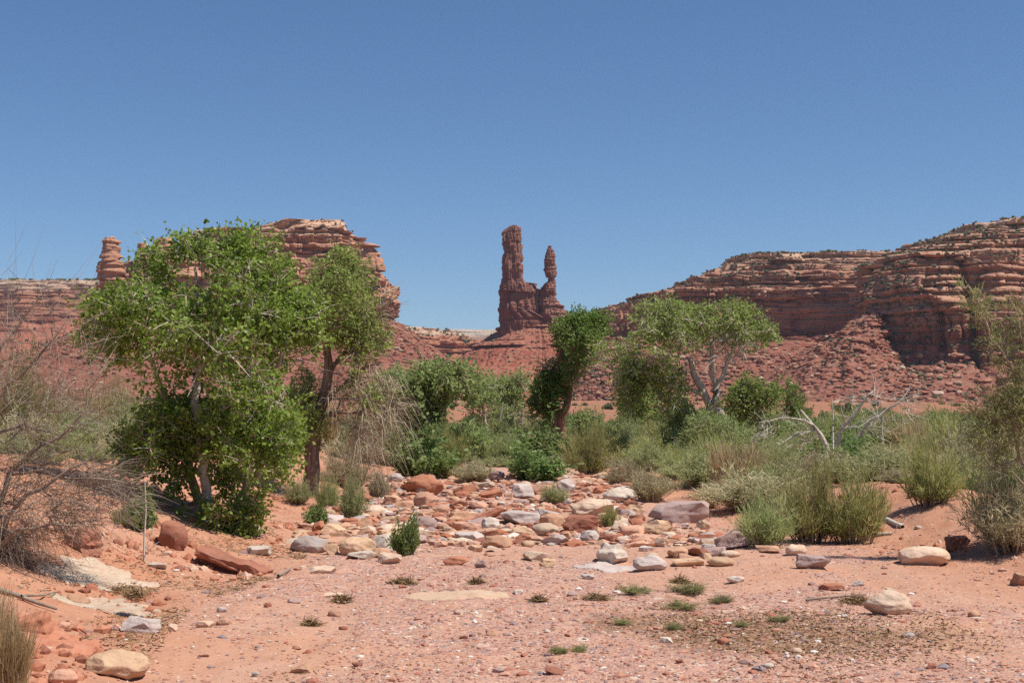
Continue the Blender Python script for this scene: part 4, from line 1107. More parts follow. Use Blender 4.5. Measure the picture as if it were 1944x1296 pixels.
def bush_proto(kind, seed):
    rng = np.random.default_rng(seed)
    P_ = dict(sage=(130, 40, 0.085, 0.013, 0.85), pale=(130, 40, 0.10, 0.011, 0.85), rabbit=(120, 40, 0.12, 0.0085, 0.55), blue=(120, 40, 0.105, 0.0085, 0.6), weed=(60, 22, 0.16, 0.016, 0.9),
              grass=(150, 14, 0.34, 0.010, 0.22), green=(80, 44, 0.075, 0.040, 0.9), scrub=(50, 22, 0.16, 0.05, 0.8))[kind]
    ns, m, ll, lw, spread = P_
    th = rng.uniform(0, 2 * math.pi, ns)
    lean = rng.uniform(0, 1, ns) ** 0.6 * (1.45 if kind != 'grass' else 0.95)
    lobes = 0.78 + 0.28 * vnoise(np.cos(th) * 1.4 + seed, np.sin(th) * 1.4, lean * 1.5, seed) + 0.15 * rng.normal(size=ns)
    lobes = np.where(rng.random(ns) < 0.07, lobes * 1.25, lobes)
    top = np.stack([np.cos(th) * np.sin(lean) * 0.56, np.sin(th) * np.sin(lean) * 0.56, 0.12 + np.cos(lean) ** 0.8 * 0.9], -1) * lobes[:, None]
    foot = np.stack([np.cos(th), np.sin(th), np.zeros(ns)], -1) * (rng.uniform(0, 0.24, ns) * np.minimum(1.0, 0.35 + lean))[:, None]
    mid = foot * 0.4 + top * np.array([0.62, 0.62, 0.40]) + np.array([0, 0, 0.05])
    t = rng.uniform(0.12, 1.0, (ns, m)) ** 0.85
    t3 = t[..., None]
    P = (1 - t3) ** 2 * foot[:, None] + 2 * t3 * (1 - t3) * mid[:, None] + t3 * t3 * top[:, None]
    P = P + rng.normal(size=P.shape) * np.array([0.035, 0.035, 0.02])
    D = unit(np.broadcast_to((top - foot)[:, None], P.shape) + rng.normal(size=P.shape) * spread * 0.6 + np.array([0, 0, 0.25]))
    n = ns * m
    P, D = P.reshape(-1, 3), D.reshape(-1, 3)
    L = ll * rng.uniform(0.6, 1.35, n)
    if kind == 'green':
        V, Q = leaves(P, ll, rng, 0.62, 0.0, D)
        k = 4
    else:
        V, Q = strips(P, D, L, np.full(n, lw) * rng.uniform(0.7, 1.3, n), rng, bend=rng.normal(size=(n, 3)) * 0.22)
        k = 6
    tone = np.repeat(rng.normal(0, 0.13, ns), m)
    dry = np.repeat(rng.random(ns) < 0.10, m)
    R = np.clip(rng.beta(2, 2.2, n) + tone + dry * 0.4 + 0.15 * (t.reshape(-1) - 0.6), 0, 1)
    V[:, 2] = np.maximum(V[:, 2], 0.0)
    root = empty('bush', (0, -50, 0))
    mesh_obj('foliage', V, Q, LM[kind], root, {'rnd': np.repeat(R, k)}, smooth=False)
    ch = [(np.stack([foot[i] - [0, 0, 0.05], foot[i] * 0.6 + mid[i] * 0.5, mid[i] * 0.75 + top[i] * 0.2, top[i] * 0.92]), np.array([0.011, 0.008, 0.006, 0.002])) for i in range(0, ns, 2 if kind != 'grass' else 6)]
    sv, sq = tubes(ch, 3)
    mesh_obj('stems', sv, sq, M_TWIGTAN if kind in ('grass', 'pale') else M_DEADBROWN, root)
    return root

PROTO = {}
NPLANT = {'weed': ('weed', 'weed'), 'sage': ('sagebrush', 'shrub'), 'pale': ('sagebrush', 'shrub'), 'rabbit': ('brush_shrub', 'shrub'), 'blue': ('brush_shrub', 'shrub'), 'grass': ('grass_clump', 'grass clump'), 'green': ('leafy_shrub', 'shrub'), 'scrub': ('scrub_bush', 'shrub')}
GPLANT = {'weed': 'weeds in the wash gravel', 'sage': 'sagebrush round the wash', 'pale': 'sagebrush round the wash', 'rabbit': 'green brush along the banks', 'blue': 'green brush along the banks', 'grass': 'clumps of dry grass', 'green': 'leafy shrubs', 'scrub': 'scrub on the red flats'}
_pr = random.Random(5)
def bush(u, vt, w, b, kind, label, name=None, cat=None, group=None, depth=1.0):
    """u, v of the top, width in pixels; b is the v of the foot (>400) or a distance in metres"""
    if b > 400:
        p = hit(u, b)
        x, Y, z = p
    else:
        Y = float(b)
        x = float(xat(u, Y))
        z = ground_at(x, Y)
    h = max(0.05 if w < 80 else 0.28 * w * Y / F, float(zat(vt, Y)) - z)
    wm = w * Y / F
    key = (kind, _pr.randrange(3))
    nm, ct = NPLANT[kind]
    if key not in PROTO:
        PROTO[key] = bush_proto(kind, 300 + len(PROTO) * 7)
        r = PROTO[key]
        r.location = (x, Y, z)
        r.rotation_euler = (0, 0, _pr.uniform(0, 6.28))
        r.scale = (wm, wm * depth, h)
    else:
        r = copy_tree(PROTO[key], (x, Y, z), _pr.uniform(0, 6.28), (wm, wm * depth, h))
    r.name = name or nm
    tag(r, label, cat or ct, group or GPLANT[kind])
    return r
BUSHES = [
    # left bank, behind the dead tamarisk
    (45, 655, 120, 25, 'rabbit', 'yellow green brush rising above the dead tamarisk at the left edge'),
    (60, 770, 150, 31, 'rabbit', 'green brush behind the dead tamarisk limbs near the left edge'),
    (215, 735, 120, 33, 'grass', 'tall straw yellow grass in front of the red scree at far left'),
    (120, 745, 130, 35, 'grass', 'yellowish grass behind the upper limb of the dead tamarisk'),
    (255, 752, 110, 29, 'sage', 'grey green sagebrush against the lower left leaves of the big cottonwood'),
    (165, 785, 130, 27, 'sage', 'broad grey sagebrush in the gap between dead tamarisk and cottonwood'),
    (110, 812, 120, 24, 'blue', 'blue green brush seen through the dead tamarisk limbs'),
    (225, 800, 110, 23, 'pale', 'pale sagebrush left of the cottonwood, lower of two'),
    (30, 835, 120, 21, 'blue', 'dark blue green brush low behind the dead tamarisk trunk'),
    (180, 860, 120, 20.5, 'sage', 'sagebrush at the top of the red sand bank left of the cottonwood'),
    (90, 872, 100, 19, 'rabbit', 'small olive brush on the left bank behind tangled twigs'),
    (245, 868, 80, 19.5, 'pale', 'pale dry brush touching the left side of the cottonwood leaves'),
    (292, 742, 60, 38, 'pale', 'dry sagebrush seen through the gap under the left limb of the cottonwood'),
    (350, 790, 120, 34, 'sage', 'sagebrush behind the stems of the big cottonwood'),
    (520, 800, 150, 36, 'sage', 'sagebrush behind the right side of the big cottonwood'),
    (265, 925, 70, 1010, 'green', 'small leafy shrub above the dark red boulder on the left bank'),
    (235, 960, 50, 1000, 'rabbit', 'little olive shrub left of the dark red boulder'),
    # around the dark trunked tree
    (655, 852, 105, 925, 'pale', 'rounded pale tan sagebrush right of the dark cottonwood trunk'),
    (668, 900, 62, 985, 'sage', 'grey green brush standing in the left edge of the rubble'),
    (722, 885, 50, 945, 'pale', 'low dry brush at the upper left of the rubble'),
    (622, 898, 56, 965, 'blue', 'small green brush just right of the foot of the dark trunk'),
    (565, 905, 60, 955, 'sage', 'dull sagebrush in the shade left of the dark cottonwood trunk'),
    (600, 950, 50, 1000, 'green', 'sparse leafy sprig between pale stones below the dark trunk'),
    (768, 972, 62, 1054, 'green', 'upright leafy green sapling among the pale boulders'),
    # behind the rubble
    (800, 790, 160, 906, 'green', 'dense green shrub at the back edge of the rubble, left side'),
    (735, 800, 100, 44, 'green', 'green shrub behind the hanging dead twigs'),
    (888, 800, 130, 48, 'green', 'rounded green shrub below the light green cottonwood'),
    (905, 868, 100, 912, 'pale', 'low tan sagebrush along the back of the rubble'),
    (855, 880, 70, 908, 'grass', 'small tuft of dry grass in front of the dense green shrub'),
    (1020, 838, 120, 915, 'green', 'dark green shrub at the head of the wash below the dark tree'),
    (962, 845, 80, 45, 'sage', 'grey brush left of the shrub at the head of the wash'),
    (985, 826, 80, 56, 'pale', 'pale sagebrush left of the dark tree trunk'),
    (1122, 805, 95, 902, 'rabbit', 'olive yellow brush right of the dark tree trunk'),
    (1108, 800, 80, 68, 'green', 'green shrub behind the dark tree trunk'),
    (1172, 822, 90, 46, 'sage', 'grey green sagebrush at the right back edge of the rubble'),
    (1158, 790, 90, 70, 'green', 'distant green shrub before the red slope'),
    (1185, 868, 80, 920, 'pale', 'pale dry brush at the right back edge of the rubble'),
    (1053, 918, 54, 957, 'sage', 'small grey sagebrush alone in the middle of the rubble'),
    (1156, 956, 40, 1004, 'rabbit', 'thin green sprig between the pale block and the dark red block'),
    (1215, 852, 110, 40, 'blue', 'blue green brush below the willow on the right side of the rubble'),
    (1235, 885, 90, 946, 'pale', 'tan brush behind the big white boulder'),
    (1300, 878, 110, 34, 'sage', 'sagebrush behind the long grey boulder, left part'),
    (1310, 905, 110, 30, 'pale', 'low straw coloured brush right behind the long grey boulder'),
    (1362, 895, 110, 29, 'sage', 'low grey brush right of the long grey boulder'),
    (1405, 915, 90, 26, 'grass', 'reddish dry grass behind the blue green bush'),
    (1345, 935, 70, 965, 'grass', 'dry grass tuft at the right end of the long grey boulder'),
    # right bank
    (1450, 930, 135, 1036, 'blue', 'big blue green bush at the foot of the right bank, leftmost of three'),
    (1540, 878, 130, 1028, 'rabbit', 'tall green bush in the middle of three at the foot of the right bank'),
    (1618, 888, 140, 1032, 'rabbit', 'tall yellow green bush nearest the sand chute, of three'),
    (1490, 875, 120, 25, 'sage', 'sagebrush above the blue green bush of the right bank'),
    (1570, 850, 120, 27, 'sage', 'grey green brush below the bleached dead tree'),
    (1608, 822, 95, 29.5, 'green', 'dark leafy shrub at the foot of the bleached dead tree'),
    (1685, 828, 100, 31, 'green', 'leafy shrub right of the bleached dead tree'),
    (1665, 880, 100, 24, 'rabbit', 'olive brush on the bank above the tall bushes'),
    (1720, 850, 120, 26, 'grass', 'straw coloured grass on the right bank below the dead tree'),
    (1700, 885, 90, 22.5, 'pale', 'dry pinkish brush left of the dark olive bush'),
    (1766, 838, 125, 958, 'rabbit', 'dark olive bush standing at the head of the sand chute'),
    (1790, 785, 160, 31, 'rabbit', 'tall yellow green brush on the right bank skyline'),
    (1730, 798, 130, 35, 'grass', 'yellow grass on the skyline right of the bleached dead tree'),
    (1845, 795, 130, 29, 'pale', 'pale grey sagebrush left of the green tamarisk'),
    (1830, 850, 110, 23, 'sage', 'sagebrush above the sand chute'),
    (1880, 850, 140, 20, 'blue', 'green brush under the tamarisk on the right bank'),
    (1915, 868, 190, 1035, 'blue', 'wide grey green bush overhanging the sand at the right edge'),
    (1925, 900, 150, 1045, 'pale', 'dry tan brush low at the right edge below the tamarisk'),
    (1640, 820, 100, 40, 'pale', 'pale brush behind the bleached dead tree'),
    (1560, 800, 90, 48, 'blue', 'green brush behind the split limbs of the dead tree'),
    (1500, 830, 100, 36, 'sage', 'grey brush between willow thicket and dead tree'),
    (1590, 785, 80, 70, 'green', 'dark green shrub far behind the dead tree'),
    (1345, 870, 120, 38, 'sage', 'dull green sagebrush in front of the willow thicket'),
    (1270, 850, 110, 44, 'blue', 'blue green brush in the gap left of the willow thicket'),
    (1060, 878, 90, 43, 'pale', 'tan grass and brush at the foot of the dark tree'),
    (940, 872, 80, 44, 'sage', 'grey sagebrush behind the far tip of the rubble'),
]
for b in BUSHES: bush(*b)

# foreground weeds and flood litter
for u, vt, w, b, kd, lb in [
    (1206, 1096, 62, 1126, 'weed', 'low green weed in the gravel, leftmost of the weed patch'),
    (1312, 1100, 72, 1126, 'weed', 'green weed in the gravel at the top of the weed patch'),
    (1296, 1128, 66, 1156, 'weed', 'widest green weed in the gravel, lowest of the weed patch'),
    (1370, 1118, 48, 1143, 'weed', 'small green weed in the gravel, rightmost of the weed patch'),
    (1280, 1172, 40, 1194, 'weed', 'thin yellow green weed below the weed patch'),
    (1478, 1160, 46, 1180, 'weed', 'small weed in the brown litter'),
    (1180, 1170, 36, 1186, 'weed', 'dark green tuft lying in the sand left of the litter'),
    (1408, 1178, 30, 1190, 'weed', 'tiny green weed in the brown litter'),
    (1060, 1222, 42, 1238, 'weed', 'flat green tuft in the sand, left of a pair'),
    (1100, 1222, 36, 1237, 'weed', 'flat olive tuft in the sand, right of a pair')]:
    bush(u, b - (b - vt) * 0.62, w * 1.15, b, kd, lb, 'weed', 'weed', 'weeds in the wash gravel')
bush(18, 1175, 120, 1330, 'grass', 'bright straw grass clump at the bottom left corner', depth=0.8)
bush(-30, 1150, 120, 1300, 'grass', 'straw grass clump cut by the bottom left edge')
# scrub dotted over the red flats and lower scree
_sr = random.Random(12)
for i in range(170):
    Y = _sr.uniform(75, 420) if i < 110 else _sr.uniform(60, 130)
    u = _sr.uniform(-60, 2000)
    x = float(xat(u, Y))
    z = ground_at(x, Y)
    s = _sr.uniform(0.7, 1.7)
    key = ('scrub', _sr.randrange(3))
    if key not in PROTO:
        PROTO[key] = bush_proto('scrub', 700 + len(PROTO))
        r = PROTO[key]
        r.location = (x, Y, z)
        r.scale = (s * 1.3, s * 1.3, s * 0.8)
    else:
        r = copy_tree(PROTO[key], (x, Y, z), _sr.uniform(0, 6.28), (s * 1.3, s * 1.3, s * 0.8))
    r.name = 'scrub_bush'
    tag(r, 'small dark scrub bush dotted on the red flats before the cliffs', 'shrub', GPLANT['scrub'])
# brush filling the banks and the flat behind the rubble
_LM = [(1450, 22, 'the blue green bush'), (1590, 33, 'the bleached dead tree'), (1766, 24, 'the dark olive bush'), (1385, 37, 'the willow thicket'), (1392, 44, 'the leaning cottonwood'), (1290, 26, 'the long purple grey boulder'),
       (1061, 61, 'the dark green tree'), (1020, 37, 'the shrub at the head of the wash'), (828, 46, 'the light green cottonwood'), (800, 36, 'the dense green shrub'), (588, 29, 'the dark cottonwood trunk'), (400, 17.6, 'the big cottonwood'),
       (165, 27, 'the broad grey sagebrush'), (60, 31, 'the green brush at the left edge'), (1232, 52, 'the bushy green willow'), (1502, 95, 'the juniper'), (1900, 17, 'the right edge tamarisk'), (1179, 30, 'the whitish domed boulder'), (985, 78, 'the grey green tree'), (690, 28, 'the hanging dead twigs')]
_fr = random.Random(77)
_done, _ul = [], set()
_zones = [(0.5, 16, 21, 62, 'R', 126), (1.2, 17, 20, 62, 'L', 75), (-5, 12, 43, 88, 'M', 84)]
for a, b, y0, y1, zone, cnt in _zones:
    k = t_ = 0
    while k < cnt and t_ < 4000:
        t_ += 1
        y = _fr.uniform(y0, y1)
        if zone == 'R': x = float(interp(y, RIGHT_EDGE)) + _fr.uniform(a, b)
        elif zone == 'L': x = float(interp(y, LEFT_EDGE)) - _fr.uniform(a, b)
        else: x = _fr.uniform(a, b) * y / 45
        if abs(x / y) > 0.42: continue
        if zone == 'R' and y < 30 and abs(x - 6.9 - 0.13 * (y - 18)) < 1.0: continue
        if 40 < y < 62 and 1028 < x / y * F + W0 / 2 < 1100: continue
        if any((x - p) ** 2 + (y - q) ** 2 < 1.0 for p, q in _done): continue
        _done.append((x, y))
        k += 1
        kd = _fr.choice((['sage', 'sage', 'pale', 'pale', 'rabbit', 'blue', 'grass'] if y < 34 or zone == 'L' else ['green', 'rabbit', 'rabbit', 'blue', 'sage', 'green']) if zone != 'M' else ['sage', 'rabbit', 'green', 'blue', 'green', 'rabbit'])
        w, h = _fr.uniform(1.1, 2.0), _fr.uniform(0.55, 1.05)
        u = x / y * F + W0 / 2
        if y < 34 and 1430 < u < 1760: h = min(h, 0.62)
        if y > 40: h, w = h * 1.35, w * 1.25
        z = ground_at(x, y)
        near = sorted(_LM, key=lambda m: ((m[0] - u) / 60) ** 2 + ((m[1] - y) / 6) ** 2)
        word = {'sage': 'grey green sagebrush', 'pale': 'pale dry sagebrush', 'rabbit': 'olive green brush', 'blue': 'blue green brush', 'grass': 'straw coloured grass', 'green': 'leafy green shrub'}[kd]
        lb = None
        for m in near[:4]:
            rel = ('behind' if y > m[1] else 'in front of') if abs(m[1] - y) / 6 > abs(m[0] - u) / 60 else ('right of' if u > m[0] else 'left of')
            for sz in (('low', 'wide') if h < 0.8 else ('tall', 'bushy')):
                q = '%s %s %s %s' % (sz, word, rel, m[2])
                if q not in _ul:
                    lb = q
                    break
            if lb: break
        lb = lb or '%s between %s and %s' % (word, near[0][2], near[1][2])
        _ul.add(lb)
        key = (kd, _fr.randrange(3))
        if key not in PROTO:
            PROTO[key] = bush_proto(kd, 300 + len(PROTO) * 7)
            r = PROTO[key]
            r.location, r.scale = (x, y, z), (w, w, h)
        else:
            r = copy_tree(PROTO[key], (x, y, z), _fr.uniform(0, 6.28), (w, w, h))
        r.name = NPLANT[kd][0]
        tag(r, lb, NPLANT[kd][1], GPLANT[kd])
# ------------------------------------------------------------------ stones
def stone_material(name, a, b, dust=0.25, band=2.5):
    t = NT(name)
    p = t.pos((1, 1, band), obj=True)
    n = t.noise(p, 2.6, 6, 0.65, 0.4)
    n2 = t.noise(t.pos((1, 1, 1), obj=True), 9.0, 5, 0.7)
    n3 = t.noise(t.pos((1, 1, 1), obj=True), 40.0, 3, 0.7)
    oi = t.node('ShaderNodeObjectInfo')
    c = t.mix(t.ramp(n, [(0.36, 0.0), (0.64, 1.0)]), a, b)
    c = t.mix(t.math('ADD', t.math('MULTIPLY', t.ramp(n2, [(0.45, 0.0), (0.7, 1.0)]), dust * 1.6), 0.14), c, (0.50, 0.285, 0.195))
    c = t.mix(t.ramp(n3, [(0.28, 0.45), (0.42, 0.0)]), c, [x * 0.5 for x in b])
    hs = t.node('ShaderNodeHueSaturation')
    t.l.new(c, hs.inputs['Color'])
    t.set(hs.inputs['Value'], t.math('ADD', t.math('MULTIPLY', oi.outputs['Random'], 0.35), 0.82))
    h = t.math('ADD', t.math('MULTIPLY', n2, 0.7), t.math('MULTIPLY', n3, 0.3))
    return t.done(hs.outputs[0], t.bump(h, 0.6, 0.03))

SM = {
    'red': stone_material('red_sandstone', (0.34, 0.115, 0.06), (0.42, 0.165, 0.09), 0.2),
    'darkred': stone_material('dark_red_sandstone_block', (0.24, 0.085, 0.055), (0.34, 0.12, 0.07), 0.15),
    'brown': stone_material('brown_sandstone', (0.40, 0.22, 0.13), (0.50, 0.30, 0.19), 0.3),
    'tan': stone_material('tan_sandstone', (0.58, 0.40, 0.25), (0.50, 0.32, 0.19), 0.3),
    'cream': stone_material('cream_sandstone', (0.60, 0.47, 0.35), (0.52, 0.37, 0.26), 0.3),
    'white': stone_material('white_limestone', (0.62, 0.55, 0.46), (0.52, 0.44, 0.36), 0.2),
    'sheet': stone_material('weathered_white_sheet', (0.60, 0.50, 0.38), (0.52, 0.40, 0.28), 0.45, 6.0),
    'grey': stone_material('grey_limestone', (0.40, 0.345, 0.32), (0.49, 0.43, 0.39), 0.15),
    'purple': stone_material('purple_grey_stone', (0.31, 0.215, 0.20), (0.40, 0.30, 0.275), 0.15),
    'pink': stone_material('pink_sandstone', (0.55, 0.32, 0.22), (0.48, 0.25, 0.165), 0.3),
    'greenish': stone_material('pale_greenish_slab', (0.53, 0.41, 0.28), (0.52, 0.36, 0.24), 0.5),
}
_ico = {}
def ico(level):
    if level not in _ico:
        import bmesh
        bm = bmesh.new()
        bmesh.ops.create_icosphere(bm, subdivisions=level, radius=1.0)
        _ico[level] = (np.array([v.co[:] for v in bm.verts]), np.array([[v.index for v in f.verts] for f in bm.faces]))
        bm.free()
    return _ico[level]

def stone_mesh(w, d, h, seed, style='block', level=4, rag=1.0):
    """a weathered block: a ball cut by random planes, bedded and pitted; base at z = 0"""
    rng = np.random.default_rng(seed)
    V, Fc = ico(level)
    V = V.copy()
    if style == 'round': nc, lo, hi, jit = 9, 0.72, 0.98, 1.0
    elif style == 'slab': nc, lo, hi, jit = 13, 0.48, 0.86, 0.5
    else: nc, lo, hi, jit = 16, 0.42, 0.80, 0.8
    N = [unit(rng.normal(size=3)) for _ in range(nc)]
    Dd = list(rng.uniform(lo, hi, nc))
    if style != 'round':
        for ax, dd in (((0, 0, 1), 0.5 if style == 'slab' else 0.58), ((0, 0, -1), 0.6), ((1, 0.1, 0), 0.72), ((-1, 0.15, 0), 0.72), ((0, -1, 0.1), 0.62), ((0, 1, 0), 0.62)):
            N.append(unit(np.array(ax) + rng.normal(size=3) * 0.16))
            Dd.append(dd * rng.uniform(0.85, 1.15))
    for n, dd in zip(N, Dd):
        s = V @ n
        over = np.maximum(s - dd, 0)
        V -= over[:, None] * n
    V = V * (1 + 0.05 * fbm(V[:, 0] * 2 + seed, V[:, 1] * 2, V[:, 2] * 2, seed, 3)[:, None])
    lo_, hi_ = V.min(0), V.max(0)
    V = (V - (lo_ + hi_) / 2) / (hi_ - lo_) * np.array([w, d, h])
    a = min(w, d, h)
    sc = 1.0 / max(w, d)
    nrm = unit(V / np.array([w, d, h]) ** 2)
    V += nrm * rag * ((0.075 if style == 'round' else 0.045) * a * fbm(V[:, 0] * 5 * sc, V[:, 1] * 5 * sc, V[:, 2] * 9 * sc + seed, seed + 3, 4) + (0.045 * a * vnoise(V[:, 0] * 1.5 * sc, V[:, 1] * 1.5 * sc, V[:, 2] / h * 6, seed + 5)))[:, None]
    V[:, 2] += h / 2
    return V, Fc

NSTONE = [0]
def stone(u, vb, w, h, colour, style, label, tilt=0.0, depth=None, name=None, group=None, level=4, sink=0.24, pitch=0.0, cat=None):
    """u and v of the middle of the stone's foot, its width and height in pixels"""
    NSTONE[0] += 1
    p = hit(u, vb)
    Y = p[1]
    wm, hm = w * Y / F, h * Y / F
    dm = wm * (depth or (0.75 if style != 'slab' else 0.85))
    hm2 = hm * (1 + sink) 
    V, Fc = stone_mesh(wm, dm, hm2, 1000 + NSTONE[0] * 13, style, level, 2.4 if (colour == 'darkred' and w > 70) else 0.5 if style == 'round' else 1.0)
    c, s_ = math.cos(tilt), math.sin(tilt)
    if tilt:
        V = np.stack([V[:, 0] * c - V[:, 2] * s_, V[:, 1], V[:, 0] * s_ + V[:, 2] * c], -1)
    big = max(wm, dm) > 0.35
    nm = name or ('boulder' if big else 'stone')
    o = mesh_obj(nm, V, Fc, SM[colour], None)
    if style != 'round': o.data.set_sharp_from_angle(angle=0.42)
    o.location = (p[0], p[1] + dm * 0.35, float(p[2]) - sink * hm)
    tag(o, label, cat or nm, group or ('boulders in the wash' if big else 'stones in the wash'))
    return o

def sheet(u, v, w, dv, colour, label, seed, lift=0.02, tear=0.3):
    """a thin ragged sheet of bedrock lying in the sand"""
    p = hit(u, v)
    Y = p[1]
    a = w * Y / F / 2
    b = dv * Y * Y / (EYE * F) / 2
    nr_, na = 22, 220
    th = np.arange(na) * 2 * math.pi / na
    rag = 1 + tear * fbm(np.cos(th) * 2.2 + seed, np.sin(th) * 2.2, 0, seed, 4)
    rr_ = np.concatenate([np.linspace(0.04, 0.97, nr_ - 2), [1.0, 1.02]])
    X = np.cos(th)[None] * rr_[:, None] * rag[None] * a
    Yy = np.sin(th)[None] * rr_[:, None] * rag[None] * b
    zz = height(X + p[0], Yy + Y)
    steps = lift * 0.5 * np.clip(1.1 - rr_, 0, 0.6)[:, None] + 0.35 * lift * fbm(X / a * 2.0 + seed, Yy / b * 3.2, 0, seed + 2, 4)
    top = zz + lift * 0.5 + steps
    top[-2] = zz[-2] + lift * 0.3
    top[-1] = zz[-1] - 0.05
    V = np.stack([X, Yy, top - p[2]], -1).reshape(-1, 3)
    ix = np.arange(nr_ * na).reshape(nr_, na)
    nx = np.roll(ix, -1, 1)
    Q = np.stack([ix[:-1], ix[1:], nx[1:], nx[:-1]], -1).reshape(-1, 4)
    c0 = len(V)
    V = np.concatenate([V, [V[:na].mean(0)]])
    T3 = np.stack([np.full(na, c0), ix[0], nx[0]], -1)
    o = mesh_obj('rock_sheet', V, [Q, T3], SM[colour], None)
    o.location = tuple(float(c) for c in p)
    return tag(o, label, 'rock sheet', 'boulders in the wash')

LANDMARKS = []
def mark(u, v, word): LANDMARKS.append((u, v, word))

